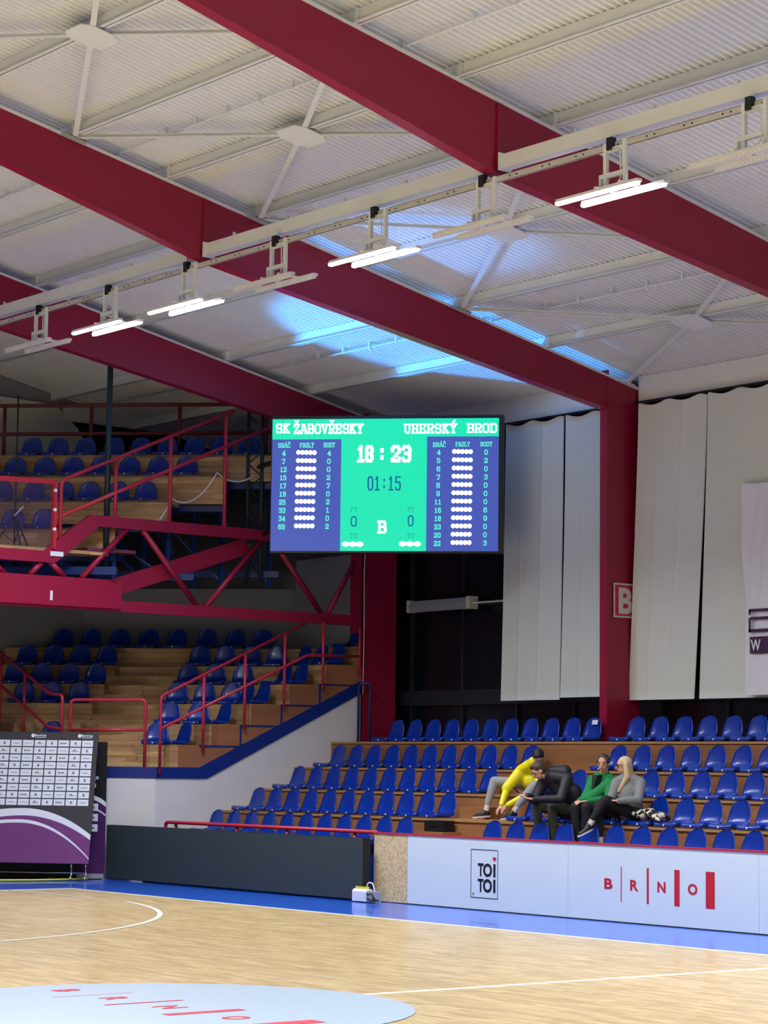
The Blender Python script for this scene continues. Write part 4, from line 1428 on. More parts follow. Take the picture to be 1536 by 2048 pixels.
rail('low_railing', 'crimson tube railing above the black perimeter screen', [
    ('top_rail', [(9.62, 14.85, 0.70), (9.62, 14.85, 0.885), (9.62, 9.74, 0.885)]),
    ('post', [(9.64, 14.60, 0), (9.64, 14.60, 0.87)]), ('post', [(9.64, 13.01, 0), (9.64, 13.01, 0.87)]), ('post', [(9.64, 11.8, 0), (9.64, 11.8, 0.87)]), ('post', [(9.64, 10.27, 0), (9.64, 10.27, 0.87)])], r=0.026, loc=(9.62, 12, 0))
tag(MB().box(9.72, 9.75, 9.74, 15.6, 0.0, 0.78).build('back_board', 'bluepaint'), 'blue board behind the black perimeter screen', 'board')

led = thing('perimeter_screen', 'long switched-off black LED screen standing along the court side', 'screen', (9.35, 12.8, 0))
MB().box(9.315, 9.43, 9.66, 15.99, 0.02, 0.815).build('screen_cabinet', 'ink', led)
MB().box(9.30, 9.316, 9.665, 15.985, 0.03, 0.81).build('screen_face', 'board_black', led)

pw = thing('power_box', 'white power distribution box with yellow sockets and cables on the floor', 'power box', (9.35, 9.5, 0))
MB().prism([(9.20, 9.44, 0.015), (9.30, 9.44, 0.015), (9.30, 9.44, 0.17), (9.225, 9.44, 0.17), (9.20, 9.44, 0.14)], (0, 0.30, 0)).build('box_body', 'print_white', pw)
for k in range(4):
    MB().box(9.235, 9.265, 9.46 + k * .07, 9.505 + k * .07, 0.17, 0.20).build('yellow_socket', 'yellow_tape', pw)
for k in range(3):
    MB().box(9.27, 9.295, 9.47 + k * .09, 9.52 + k * .09, 0.17, 0.205).build('black_socket', 'black', pw)
MB().tube(rounded([(9.25, 9.5, .18), (9.25, 9.47, .26), (9.28, 9.41, .25), (9.29, 9.36, .1), (9.29, 9.30, .02)], .06), 0.009, 8).build('white_plug_cable', 'cable', pw)
MB().box(9.21, 9.30, 9.26, 9.44, 0.01, 0.15).build('box_side', 'lampgrey', pw)
m = MB().tube(rounded([(9.20, 9.43, .12), (9.17, 9.38, .1), (9.19, 9.33, .13), (9.2, 9.24, .03)], .05), 0.010, 8)
m.build('black_plug_cable', 'black', pw)
MB().tube(rounded([(9.20, 9.42, .06), (9.17, 9.34, .04), (9.25, 9.24, .04)], .05), 0.010, 8).build('black_plug_cable', 'black', pw)

bxo = thing('black_case', 'small black case lying on the aisle step of the side stand', 'case', (11.0, 10.12, 0.873))
MB().box(10.90, 11.09, 9.95, 10.36, 0.873, 1.02).build('case_body', 'ink', bxo)
MB().box(10.885, 10.90, 10.08, 10.24, 0.95, 0.97).build('case_handle', 'black', bxo)

# ------------------------------------------------------------------ press backdrop at the left
ext = 1.6
bd = thing('press_backdrop', 'charcoal and purple press backdrop printed with a grid of white logo tiles', 'backdrop', (8.2, 15.9, 0))
tR = -4.83
tL = tR - 3.2
lean = Vector((1, 1, 0)).normalized() * 0.42
ob = D(24.35, tR, 0.255)
oU = Vector((1, -1, 0)).normalized()
oV = (Vector((0, 0, 1.94)) + lean)
bh = oV.length
oV = oV.normalized()
oN = oU.cross(oV).normalized()
if oN.x > 0:
    oN = -oN
vs = [ob - oU * 3.2, ob, ob + oV * bh, ob - oU * 3.2 + oV * bh]
MB().prism(vs, -oN * 0.03).build('backdrop_panel', 'backdrop', bd)


def bquad(mb, a, b_, c, d, lift=0.003):
    quad(mb, ob + oN * lift, -oU, oV, (a, b_, c, d))


PXM = 1 / 131.0     # metres per picture pixel on the backdrop
cells = MB()
marks = MB()
for r in range(9):
    for c in range(12):
        ua = 0.072 + c * 0.183
        va = bh - 0.115 - (r + 1) * 0.1125
        bquad(cells, ua, ua + 0.166, va + 0.008, va + 0.103)
        kind = (r * 3 + c) % 6
        cu = ua + 0.083
        cv = va + 0.055
        if kind == 0:
            bquad(marks, cu - .05, cu + .05, cv - .004, cv + .004, .006)
        elif kind == 1:
            q = [ob + oN * .006 - oU * (cu + .018 * math.cos(w * PI / 5)) + oV * (cv + .022 * math.sin(w * PI / 5)) for w in range(10)]
            marks.add(q, [tuple(range(10))])
        elif kind == 2:
            bquad(marks, cu - .045, cu + .03, cv - .008, cv + .008, .006)
            bquad(marks, cu + .035, cu + .052, cv - .015, cv + .015, .006)
        elif kind == 3:
            bquad(marks, cu - .015, cu + .015, cv - .02, cv + .02, .006)
        elif kind == 4:
            bquad(marks, cu - .05, cu + .05, cv - .012, cv - .004, .006)
            bquad(marks, cu - .01, cu + .03, cv + .002, cv + .018, .006)
        else:
            bquad(marks, cu - .055, cu + .055, cv - .003, cv + .002, .006)
cells.build('logo_tiles', 'print_white', bd)
marks.build('tile_prints', 'print_grey', bd)


def arc_band(mb, f0, f1, ua, ub, lift, n=40):
    vs_ = []
    for i in range(n + 1):
        u_ = ua + (ub - ua) * i / n
        vs_.append(ob + oN * lift - oU * u_ + oV * f0(u_))
        vs_.append(ob + oN * lift - oU * u_ + oV * f1(u_))
    mb.add(vs_, [(2 * i, 2 * i + 2, 2 * i + 3, 2 * i + 1) for i in range(n)])


top1 = lambda u_: max(0.0, 0.43 + 0.39 * (1 - ((1.05 - u_) / 1.05) ** 2) if u_ < 1.05 else 0.82 - 0.16 * (u_ - 1.05) ** 2)
bot1 = lambda u_: max(0.0, 0.37 + 0.36 * (1 - ((1.05 - u_) / 1.05) ** 2) - 0.02 if u_ < 1.05 else 0.71 - 0.22 * (u_ - 1.05) ** 2)
top2 = lambda u_: max(0.0, 0.08 + 0.57 * (1 - ((1.1 - u_) / 1.1) ** 2) if u_ < 1.1 else 0.65 - 0.16 * (u_ - 1.1) ** 2)
bot2 = lambda u_: max(0.0, 0.06 + 0.54 * (1 - ((1.1 - u_) / 1.1) ** 2) if u_ < 1.1 else 0.60 - 0.18 * (u_ - 1.1) ** 2)
m = MB()
arc_band(m, lambda u_: 0.0, lambda u_: bot1(u_) + .01, 0, 3.2, .003)
m.build('purple_field', 'purple', bd)
m = MB()
arc_band(m, bot1, top1, 0.0, 3.2, .006)
arc_band(m, bot2, top2, 0.0, 3.2, .006)
m.build('white_arcs', 'print_white', bd)
m = MB()
for uc in (0.21, 0.93, 1.65):
    q = [ob + oN * .004 - oU * (uc + .075 + .028 * math.cos(w * PI / 6)) + oV * (bh - .055 + .03 * math.sin(w * PI / 6)) for w in range(12)]
    m.add(q, [tuple(range(12))])
    put_text(m, 'EuroCup', ob + oN * .005, -oU * -1, oV, (-(uc + .045), -(uc - .13), bh - .075, bh - .035), 0.04)
    bquad(m, uc - .12, uc + .04, bh - .088, bh - .08)
m.build('top_logo', 'print_white', bd)
m = MB()
for du in (0.05, 0.27):
    a = ob - oU * du
    m.tube(rounded([(a.x + .02, a.y + .02, 0.27), (a.x + .05, a.y + .05, 0.1), (a.x - .02, a.y - .02, 0.02)], .06), 0.013, 8)
a = ob - oU * 0.1 + Vector((.2, .2, 0))
a2 = ob - oU * 2.6 + Vector((.2, .2, 0))
m.tube([(a.x, a.y, .1), (a2.x, a2.y, .1)], 0.012, 8)
m.build('chrome_foot', 'chrome', bd)
m = MB()
for du in (0.6, 2.4):
    a = ob - oU * du + Vector((.35, .35, 0))
    m.bar((a.x, a.y, 0), (a.x + .15, a.y + .15, 2.0), 0.04, 0.04)
    m.bar((a.x + .3, a.y + .3, 0.02), (a.x - .35, a.y - .35, 0.02), 0.05, 0.04)
m.build('back_strut', 'black', bd)
MB().prism([ob - oU * 3.2 + Vector((.32, .32, -.25)), ob - oU * .3 + Vector((.32, .32, -.25)), ob - oU * .3 + Vector((.32, .32, -.02)), ob - oU * 3.2 + Vector((.32, .32, -.02))], (.03, .03, 0)).build('skirt', 'ink', bd)

rb_ = thing('rollup_banner', 'narrow black and purple roll-up banner half hidden behind the press backdrop', 'banner', (9.0, 16.3, 0))
r0 = Vector((9.30, 16.02, 0))
rU = Vector((-1, 1, 0)).normalized()
rN = Vector((-1, -1, 0)).normalized()
rh = 2.06
m = MB().prism([r0 + Vector((0, 0, .06)), r0 + rU * .85 + Vector((0, 0, .06)), r0 + rU * .85 + Vector((0, 0, rh)), r0 + Vector((0, 0, rh))], -rN * 0.01)
m.build('banner_sheet', 'ink', rb_)
m = MB()
pts_ = []
for i in range(13):
    u_ = i * .85 / 12
    pts_.append(r0 + rN * .003 + rU * u_ + Vector((0, 0, 1.08 + 0.30 * (u_ / .85) ** 0.7)))
m.add([r0 + rN * .003 + Vector((0, 0, .06)), r0 + rN * .003 + rU * .85 + Vector((0, 0, .06))] + pts_[::-1], [tuple(range(15))])
m.build('purple_field', 'purple_dark', rb_)
m = MB()
for off, wd in ((0.0, 0.07), (-0.14, 0.025)):
    vs_ = []
    for i in range(13):
        u_ = i * .85 / 12
        z = 1.08 + off + 0.30 * (u_ / .85) ** 0.7
        vs_ += [r0 + rN * .006 + rU * u_ + Vector((0, 0, z)), r0 + rN * .006 + rU * u_ + Vector((0, 0, z + wd))]
    m.add(vs_, [(2 * i, 2 * i + 2, 2 * i + 3, 2 * i + 1) for i in range(12)])
put_text(m, 'UP', r0 + rN * .006, -rU, Zv, (-.30, -.12, 1.46, 1.54), 0.03)
put_text(m, 'U', r0 + rN * .006, -rU, Zv, (-.24, -.16, 1.36, 1.43), 0.03)
for k in range(3):
    for c in range(3):
        quad(m, r0 + rN * .008, rU, Zv, (.12 + c * .2, .29 + c * .2, 1.02 - k * .155, 1.13 - k * .155))
m.build('white_print', 'print_white', rb_)
m = MB()
for k in range(3):
    quad(m, r0 + rN * .011, rU, Zv, (.17, .25, 1.06 - k * .155, 1.085 - k * .155))
m.build('grey_print', 'print_grey', rb_)
MB().bar(r0 + rU * 0 + Vector((0, 0, .04)), r0 + rU * .86 + Vector((0, 0, .04)), 0.14, 0.08).build('banner_base', 'lampgrey', rb_)
tag(MB().tube([(5.5, 16.5, .02), (6.8, 16.35, .02), (8.0, 15.9, .02), (8.9, 15.85, .02)], 0.013, 6).build('yellow_floor_cable', 'yellow_tape'), 'thin yellow cable lying on the floor in front of the press backdrop', 'cable')
tag(MB().prism([(5.0, 16.9, 0.0), (6.9, 16.6, 0.0), (8.3, 15.98, 0.0), (9.25, 15.98, 0.0), (9.25, 16.4, 0), (7.5, 18.4, 0), (5, 18.4, 0)], (0, 0, 0.012)).build('dark_floor_mat', 'ink'), 'dark mat on the floor under the press backdrop', 'mat')

# ------------------------------------------------------------------ people
skin = mat('skin', srgb(206, 158, 134), 0.5, noise=0.04, nscale=30)
hair_b = mat('brown_hair', srgb(62, 44, 32), 0.6, noise=0.2, nscale=60)
hair_k = mat('black_hair', srgb(18, 16, 18), 0.6, noise=0.2, nscale=60)
hair_bl = mat('blonde_hair', srgb(196, 172, 136), 0.5, noise=0.2, nscale=50, stretch=(3, 3, .5))
M.update(skin=skin, hair_b=hair_b, hair_k=hair_k, hair_bl=hair_bl)
M['yellow'] = mat('yellow_puffer', srgb(232, 222, 18), 0.45, noise=0.05, nscale=12, bump=0.3)
M['legging'] = mat('grey_leggings', srgb(150, 152, 158), 0.8, noise=0.06, nscale=60)
M['navy'] = mat('navy_parka', srgb(16, 18, 30), 0.6, noise=0.2, nscale=25, bump=0.2)
M['olive'] = mat('olive_trousers', srgb(62, 68, 52), 0.85, noise=0.08, nscale=50)
M['green_coat'] = mat('green_coat', srgb(12, 122, 66), 0.85, noise=0.12, nscale=30, bump=0.2)
M['blacktr'] = mat('black_trousers', srgb(16, 16, 22), 0.8, noise=0.15, nscale=50)
M['knit'] = mat('grey_knit', srgb(124, 126, 130), 0.95, noise=0.18, nscale=70, bump=0.4)
M['shoe'] = mat('black_shoe', srgb(18, 18, 22), 0.5, noise=0.1, nscale=40)
M['sole'] = mat('white_sole', srgb(214, 214, 220), 0.5, noise=0.03, nscale=40)
M['lips'] = mat('lips', srgb(160, 84, 80), 0.5)


def remesh(mb, name, m_, parent, voxel, smooth=6):
    me = bpy.data.meshes.new(name)
    off = Vector((0, 0, 0))
    p = parent
    while p is not None:
        off += p.location
        p = p.parent
    me.from_pydata([v - off for v in mb.v], [], mb.f)
    o = bpy.data.objects.new(name, me)
    COL.objects.link(o)
    r = o.modifiers.new('r', 'REMESH')
    r.mode = 'VOXEL'
    r.voxel_size = voxel
    s = o.modifiers.new('s', 'SMOOTH')
    s.iterations = smooth
    s.factor = 0.5
    dg = bpy.context.evaluated_depsgraph_get()
    dg.update()
    me2 = bpy.data.meshes.new_from_object(o.evaluated_get(dg))
    o.modifiers.clear()
    o.data = me2
    me2.name = name
    bpy.data.meshes.remove(me)
    me2.polygons.foreach_set('use_smooth', [True] * len(me2.polygons))
    me2.materials.clear()
    me2.materials.append(M[m_])
    o.parent = parent
    return o


def cap(mb, a, b_, ra, rb2, n=14):
    """tapered capsule"""
    a = Vector(a)
    b_ = Vector(b_)
    d = b_ - a
    L = d.length
    if L < 1e-5:
        mb.sphere(a, ra)
        return
    d.normalize()
    pts = []
    rs = []
    for i in range(5):
        t_ = PI / 2 * (1 - i / 4)
        pts.append(a - d * ra * math.sin(t_))
        rs.append(max(0.0008, ra * math.cos(t_)))
    for i in range(5):
        t_ = PI / 2 * (i / 4)
        pts.append(b_ + d * rb2 * math.sin(t_))
        rs.append(max(0.0008, rb2 * math.cos(t_)))
    mb.tube(pts, rs, n)


def ell(mb, c, ax, rad):
    """ellipsoid with axes ax (three unit vectors) and radii"""
    s0 = MB().sphere((0, 0, 0), 1.0, 20, 14)
    mb.add([Vector(c) + ax[0] * v.x * rad[0] + ax[1] * v.y * rad[1] + ax[2] * v.z * rad[2] for v in s0.v], s0.f, True)


def hand(mb, wr, direction, palm_n, side, curl=0.6, sc=0.92):
    """palm with four fingers and a thumb; side = +1/-1 thumb side along direction x palm_n"""
    d = Vector(direction).normalized()
    n_ = Vector(palm_n)
    n_ = (n_ - d * n_.dot(d)).normalized()
    sd = d.cross(n_) * side
    ell(mb, wr + d * 0.045 * sc, (d, sd, n_), (0.052 * sc, 0.040 * sc, 0.016 * sc))
    for i, (off, ln) in enumerate(((0.028, 0.070), (0.010, 0.078), (-0.009, 0.072), (-0.027, 0.058))):
        base = wr + d * 0.082 * sc + sd * off * sc
        dd = d
        p = base
        for kq, f in enumerate((0.45, 0.32, 0.23)):
            ang = curl * (0.35 + 0.5 * kq)
            dn = (d * math.cos(ang) + n_ * math.sin(ang)).normalized()
            q = p + dn * ln * f * sc
            cap(mb, p, q, 0.0088 * sc, 0.0080 * sc, 8)
            p = q
    p = wr + d * 0.02 * sc + sd * 0.030 * sc
    q = p + (d * 0.6 + sd * 0.75 + n_ * .2).normalized() * 0.035 * sc
    cap(mb, p, q, 0.011 * sc, 0.0095 * sc, 8)
    cap(mb, q, q + (d * 0.9 + sd * 0.25 + n_ * .35).normalized() * 0.030 * sc, 0.0092 * sc, 0.008 * sc, 8)


def person(name_label, J, look, upv, cloth_top, cloth_leg, hair, hairstyle, hands, sock=None, shoes='shoe', coat_pts=None, bulk=1.0, glasses=False, toe=None, collar=.34):
    J = {k: Vector(v) for k, v in J.items()}
    base = (J['pelvis'].x, J['pelvis'].y, J['pelvis'].z - 0.1)
    P = thing('person', name_label, 'person', base, 'spectators in the side stand')
    f = Vector(look).normalized()
    u = Vector(upv)
    u = (u - f * u.dot(f)).normalized()
    sdv = f.cross(u)
    H = J['head']
    b_ = MB()
    ell(b_, H + u * 0.018, (sdv, f, u), (0.070, 0.088, 0.092))
    ell(b_, H - u * 0.040 + f * 0.018, (sdv, f, u), (0.054, 0.062, 0.062))
    ell(b_, H - u * 0.082 + f * 0.048, (sdv, f, u), (0.026, 0.022, 0.020))
    cap(b_, H + f * 0.080 + u * 0.005, H + f * 0.102 - u * 0.030, 0.009, 0.014, 10)
    ell(b_, H + f * 0.080 - u * 0.056, (sdv, f, u), (0.024, 0.010, 0.010))
    ell(b_, H + f * 0.074 + u * 0.026, (sdv, f, u), (0.052, 0.014, 0.010))
    for s_ in (-1, 1):
        ell(b_, H + sdv * 0.072 * s_ - u * 0.010 - f * 0.008, (sdv, f, u), (0.010, 0.020, 0.032))
    cap(b_, H - u * 0.07 - f * 0.02, J['neck'], 0.050, 0.056)
    cap(b_, J['neck'], J['chest'], 0.07, 0.12)
    cap(b_, J['chest'], J['pelvis'], 0.11, 0.12)
    for s_ in 'RL':
        cap(b_, J['neck'].lerp(J['sh' + s_], .3), J['sh' + s_], 0.05, 0.045)
        cap(b_, J['sh' + s_], J['el' + s_], 0.042, 0.034)
        cap(b_, J['el' + s_], J['wr' + s_], 0.034, 0.023)
        d, n_, sd_, cu = hands[s_]
        hand(b_, J['wr' + s_], d, n_, sd_, cu)
        cap(b_, J['pelvis'], J['hip' + s_], 0.09, 0.085)
        cap(b_, J['hip' + s_], J['kn' + s_], 0.072, 0.052)
        mid = J['kn' + s_].lerp(J['an' + s_], .3)
        cap(b_, J['kn' + s_], mid, 0.050, 0.050)
        cap(b_, mid, J['an' + s_], 0.050, 0.033)
    remesh(b_, 'body', 'skin', P, 0.0062, 4)
    # face
    e = MB()
    for s_ in (-1, 1):
        ell(e, H + f * 0.081 + sdv * 0.030 * s_ + u * 0.008, (sdv, f, u), (0.010, 0.006, 0.006))
    e.build('eyes', 'ink', P)
    e = MB()
    ell(e, H + f * 0.0895 - u * 0.056, (sdv, f, u), (0.020, 0.005, 0.006))
    e.build('mouth', 'lips', P)
    e = MB()
    for s_ in (-1, 1):
        cap(e, H + f * 0.086 + sdv * 0.016 * s_ + u * 0.030, H + f * 0.078 + sdv * 0.044 * s_ + u * 0.030, 0.0035, 0.003, 6)
    e.build('eyebrows', hair, P)
    if glasses:
        e = MB()
        for s_ in (-1, 1):
            ell(e, H + f * 0.092 + sdv * 0.032 * s_ + u * 0.004, (sdv, f, u), (0.026, 0.004, 0.020))
            cap(e, H + f * 0.09 + sdv * 0.058 * s_ + u * 0.01, H - f * 0.01 + sdv * 0.076 * s_ + u * 0.01, 0.003, 0.003, 6)
        cap(e, H + f * 0.096 + sdv * .02, H + f * 0.096 - sdv * .02, 0.003, 0.003, 6)
        e.build('sunglasses', 'ink', P)
    # hair
    h = MB()
    ell(h, H + u * 0.040 - f * 0.016, (sdv, f, u), (0.080, 0.092, 0.084))
    ell(h, H - f * 0.034 + u * 0.005, (sdv, f, u), (0.078, 0.070, 0.086))
    if hairstyle == 'short':
        ell(h, H + u * 0.088 + f * 0.040, (sdv, f, u), (0.055, 0.045, 0.030))
    elif hairstyle == 'tied':
        ell(h, H - f * 0.10 + u * 0.02, (sdv, f, u), (0.035, 0.035, 0.035))
        for s_ in (-1, 1):
            ell(h, H + sdv * 0.062 * s_ + f * 0.02 + u * 0.035, (sdv, f, u), (0.020, 0.04, 0.045))
    elif hairstyle == 'long':
        for s_, dn in ((-1, .34), (1, .40), (-.5, .36), (.5, .38), (0, .36)):
            top = H + sdv * 0.066 * s_ - f * (0.02 + 0.05 * (1 - abs(s_))) + u * .02
            mid = top - Vector((0, 0, .16)) + sdv * .02 * s_ - f * .015
            low = top - Vector((0, 0, dn)) + sdv * .012 * s_ + f * (.09 if abs(s_) == 1 else -.01)
            cap(h, top, mid, 0.036, 0.040)
            cap(h, mid, low, 0.040, 0.018)
    remesh(h, 'hair', hair, P, 0.008, 3)
    # top
    c = MB()
    k = bulk
    cap(c, J['neck'] - (J['neck'] - J['chest']).normalized() * 0.04, J['chest'], 0.085 * k, 0.150 * k, 18)
    cap(c, J['chest'], J['pelvis'] + Vector((0, 0, 0.01)), 0.150 * k, 0.150 * k, 18)
    for s_ in 'RL':
        cap(c, J['chest'].lerp(J['neck'], .6), J['sh' + s_], 0.085 * k, 0.066 * k, 16)
        cap(c, J['neck'].lerp(J['sh' + s_], .15), J['sh' + s_], 0.074 * k, 0.066 * k, 16)
        cap(c, J['sh' + s_], J['el' + s_], 0.066 * k, 0.054 * k, 16)
        cap(c, J['el' + s_], J['el' + s_].lerp(J['wr' + s_], .93), 0.054 * k, 0.038 * k, 16)
    cap(c, J['neck'] - (J['neck'] - J['chest']).normalized() * 0.04, J['neck'].lerp(J['head'], collar), 0.088, 0.070, 16)
    if coat_pts:
        for a, bb, ra, rb3 in coat_pts:
            cap(c, a, bb, ra, rb3, 16)
    remesh(c, cloth_top[0], cloth_top[1], P, 0.011, 4)
    # trousers
    c = MB()
    for s_ in 'RL':
        cap(c, J['pelvis'], J['hip' + s_], 0.115, 0.105, 16)
        cap(c, J['hip' + s_], J['kn' + s_], 0.092, 0.068, 16)
        mid = J['kn' + s_].lerp(J['an' + s_], .3)
        cap(c, J['kn' + s_], mid, 0.066, 0.062, 16)
        cap(c, mid, J['kn' + s_].lerp(J['an' + s_], .92 if not sock else .78), 0.062, 0.044, 16)
    remesh(c, cloth_leg[0], cloth_leg[1], P, 0.011, 4)
    for s_ in 'RL':
        A_ = J['an' + s_]
        td = Vector((toe or {}).get(s_, (-1, 0, -0.05))).normalized()
        if sock:
            so_ = MB()
            cap(so_, J['kn' + s_].lerp(A_, .70), A_ - Vector((0, 0, .02)), 0.040, 0.037, 12)
            so_.build('sock', sock, P)
        sh = MB()
        dn = Vector((0, 0, -1))
        cap(sh, A_ + dn * 0.045 - td * 0.02, A_ + dn * 0.062 + td * 0.14, 0.042, 0.032, 12)
        cap(sh, A_ + dn * 0.01, A_ + dn * 0.05 + td * 0.05, 0.040, 0.036, 12)
        sho = remesh(sh, 'shoe', shoes, P, 0.008, 2)
        sl = MB()
        cs = td.cross(Vector((0, 0, 1))).normalized()
        ring = [A_ + dn * 0.088 + td * (0.055 + 0.125 * math.cos(w * PI / 10)) + cs * 0.043 * math.sin(w * PI / 10) for w in range(20)]
        sl.prism(ring, (0, 0, 0.022))
        if sock:
            sl.build('shoe_sole', 'sole', sho)
    return P


V = Vector
JA = {'pelvis': (12.10, 9.33, 1.53), 'chest': (11.97, 9.36, 1.68), 'neck': (11.78, 9.18, 1.80), 'head': (11.72, 8.95, 1.89), 'shR': (11.76, 9.36, 1.72), 'shL': (11.84, 9.04, 1.72), 'elR': (11.60, 9.46, 1.46), 'elL': (11.66, 8.93, 1.45),
      'wrR': (11.45, 9.40, 1.24), 'wrL': (11.36, 9.20, 1.24), 'hipR': (12.02, 9.44, 1.52), 'hipL': (12.02, 9.20, 1.52), 'knR': (11.62, 9.74, 1.56), 'knL': (11.62, 8.93, 1.51), 'anR': (11.50, 9.78, 1.16), 'anL': (11.40, 9.10, 1.17)}
person('person in a bright yellow puffer jacket and grey leggings bending down to a shoe', JA, (-0.45, -0.5, -0.75), (-.6, -0.4, .8), ('jacket', 'yellow'), ('leggings', 'legging'), 'hair_k', 'short',
       {'R': ((-0.6, 0.25, -0.8), (0.6, 0, -0.5), 1, 0.7), 'L': ((-0.3, 0.5, -0.7), (0.3, .3, -0.6), -1, 0.8)}, sock='sole', shoes='shoe', bulk=1.0, toe={'R': (-1, 0.5, -0.1), 'L': (-0.8, .3, -0.15)},
       coat_pts=[(V((12.0, 9.36, 1.66)), V((11.90, 9.30, 1.58)), .15, .14), (V((11.78, 9.36, 1.71)), V((11.60, 9.46, 1.47)), .085, .072)])
JB = {'pelvis': (11.36, 7.88, 1.20), 'chest': (11.16, 7.88, 1.49), 'neck': (10.98, 7.90, 1.64), 'head': (10.84, 7.97, 1.71), 'shR': (10.97, 8.03, 1.57), 'shL': (11.09, 7.70, 1.62), 'elR': (10.86, 8.06, 1.33), 'elL': (10.90, 7.62, 1.36),
      'wrR': (10.68, 8.02, 1.39), 'wrL': (10.66, 7.87, 1.35), 'hipR': (11.34, 8.00, 1.19), 'hipL': (11.36, 7.78, 1.19), 'knR': (10.95, 8.13, 1.26), 'knL': (10.95, 7.83, 1.27), 'anR': (10.99, 8.12, 0.81), 'anL': (10.99, 7.86, 0.80)}
person('person in a dark navy parka and olive trousers leaning forward over a phone', JB, (-0.75, 0.45, -0.55), (-0.3, 0.2, 1), ('parka', 'navy'), ('trousers', 'olive'), 'hair_b', 'short',
       {'R': ((-0.6, 0.7, 0.1), (0, -.3, 1), 1, 0.5), 'L': ((-0.6, 0.8, 0.15), (0, -.3, 1), -1, 0.6)}, bulk=1.17,
       coat_pts=[(V((11.06, 7.92, 1.68)), V((11.14, 7.80, 1.71)), .095, .085), (V((11.30, 7.82, 1.22)), V((11.32, 7.70, 1.15)), .16, .13), (V((11.2, 7.72, 1.45)), V((11.36, 7.62, 1.1)), .12, .09)])
JC = {'pelvis': (11.38, 7.38, 1.20), 'chest': (11.44, 7.40, 1.46), 'neck': (11.42, 7.38, 1.66), 'head': (11.36, 7.32, 1.82), 'shR': (11.35, 7.52, 1.595), 'shL': (11.45, 7.22, 1.595), 'elR': (11.25, 7.52, 1.38), 'elL': (11.27, 7.15, 1.37),
      'wrR': (11.03, 7.42, 1.335), 'wrL': (11.04, 7.28, 1.335), 'hipR': (11.34, 7.46, 1.19), 'hipL': (11.36, 7.28, 1.19), 'knR': (10.95, 7.40, 1.26), 'knL': (10.95, 7.20, 1.26), 'anR': (10.99, 7.38, 0.81), 'anL': (10.99, 7.18, 0.80)}
person('woman in a green wrap coat over black, hands folded, looking right', JC, (-0.9, -0.55, -0.15), (0, 0, 1), ('wrap_coat', 'green_coat'), ('trousers', 'blacktr'), 'hair_b', 'tied',
       {'R': ((-0.8, -0.4, -0.1), (0, 0, -1), 1, 0.7), 'L': ((-0.8, 0.45, -0.05), (0, 0, -1), -1, 0.7)}, bulk=1.0, collar=.08, coat_pts=[(V((11.36, 7.50, 1.56)), V((11.12, 7.40, 1.36)), .075, .07), (V((11.44, 7.24, 1.58)), V((11.14, 7.36, 1.36)), .075, .07), (V((11.38, 7.50, 1.30)), V((11.30, 7.46, 1.22)), .13, .12)])
MB().prism([(11.275, 7.43, 1.67), (11.275, 7.33, 1.67), (11.19, 7.37, 1.43)], (0.12, 0.0, 0.0)).build('black_top', 'blacktr', bpy.data.objects['person.002'])
JD = {'pelvis': (11.38, 6.86, 1.20), 'chest': (11.40, 6.88, 1.45), 'neck': (11.38, 6.89, 1.64), 'head': (11.34, 6.92, 1.79), 'shR': (11.29, 7.00, 1.575), 'shL': (11.44, 6.72, 1.575), 'elR': (11.17, 6.98, 1.37), 'elL': (11.28, 6.60, 1.37),
      'wrR': (11.02, 6.90, 1.37), 'wrL': (11.03, 6.72, 1.35), 'hipR': (11.34, 6.94, 1.19), 'hipL': (11.36, 6.76, 1.19), 'knR': (10.95, 6.98, 1.29), 'knL': (10.94, 6.84, 1.36), 'anR': (10.99, 6.98, 0.81), 'anL': (10.80, 6.98, 1.06)}
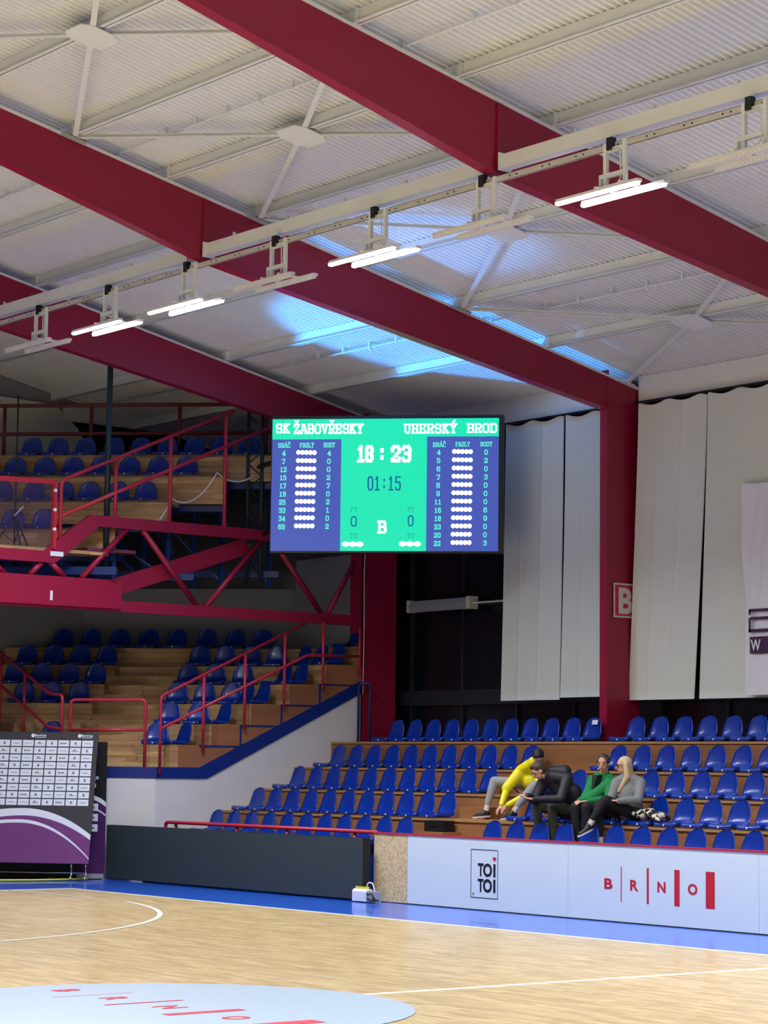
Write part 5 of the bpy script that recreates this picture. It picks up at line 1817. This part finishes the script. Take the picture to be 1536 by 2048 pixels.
person('woman with long blonde hair, sunglasses and a grey knit sweater, legs crossed', JD, (-0.75, 0.65, -0.05), (0, 0, 1), ('sweater', 'knit'), ('trousers', 'blacktr'), 'hair_bl', 'long',
       {'R': ((-0.6, -0.5, 0), (0, 0, -1), 1, 0.6), 'L': ((-0.4, 0.8, 0.1), (0, 0, -1), -1, 0.6)}, bulk=1.06, sock='sole', glasses=True, toe={'L': (-1, 0.3, -0.5), 'R': (-1, 0, -.05)})
# phone held by the man, bag on the seat
ph = MB().bar((10.60, 8.09, 1.425), (10.54, 8.12, 1.50), 0.07, 0.009)
tag(ph.build('smartphone', 'black'), 'small dark phone held by the person in the navy parka', 'phone')


def check_mat():
    m_ = bpy.data.materials.new('checked_cloth')
    m_.use_nodes = True
    nt = m_.node_tree
    bs = nt.nodes['Principled BSDF']
    bs.inputs['Roughness'].default_value = 0.9
    tc = nt.nodes.new('ShaderNodeTexCoord')
    mp = nt.nodes.new('ShaderNodeMapping')
    mp.inputs['Rotation'].default_value = (0.3, 0.5, 0.6)
    ck = nt.nodes.new('ShaderNodeTexChecker')
    ck.inputs['Scale'].default_value = 13
    ck.inputs['Color1'].default_value = (*srgb(206, 200, 184), 1)
    ck.inputs['Color2'].default_value = (*srgb(20, 20, 24), 1)
    nt.links.new(tc.outputs['Object'], mp.inputs[0])
    nt.links.new(mp.outputs[0], ck.inputs['Vector'])
    nt.links.new(ck.outputs[0], bs.inputs['Base Color'])
    return m_


M['check'] = check_mat()
sc_ = MB()
rnd = random.Random(5)
for i in range(14):
    a = V((11.34 + rnd.uniform(-.1, .1), 6.42 + rnd.uniform(-.18, .18), 1.155 + rnd.uniform(0, .07)))
    bb = a + V((rnd.uniform(-.07, .07), rnd.uniform(-.12, .12), rnd.uniform(-.02, .03)))
    cap(sc_, a, bb, 0.045, 0.035)
cap(sc_, (11.24, 6.36, 1.2), (11.16, 6.12, 1.13), .04, .02)
sf = remesh(sc_, 'checked_scarf', 'check', None, 0.012, 3)
tag(sf, 'crumpled black and cream checked scarf on the seat beside the blonde woman', 'scarf')
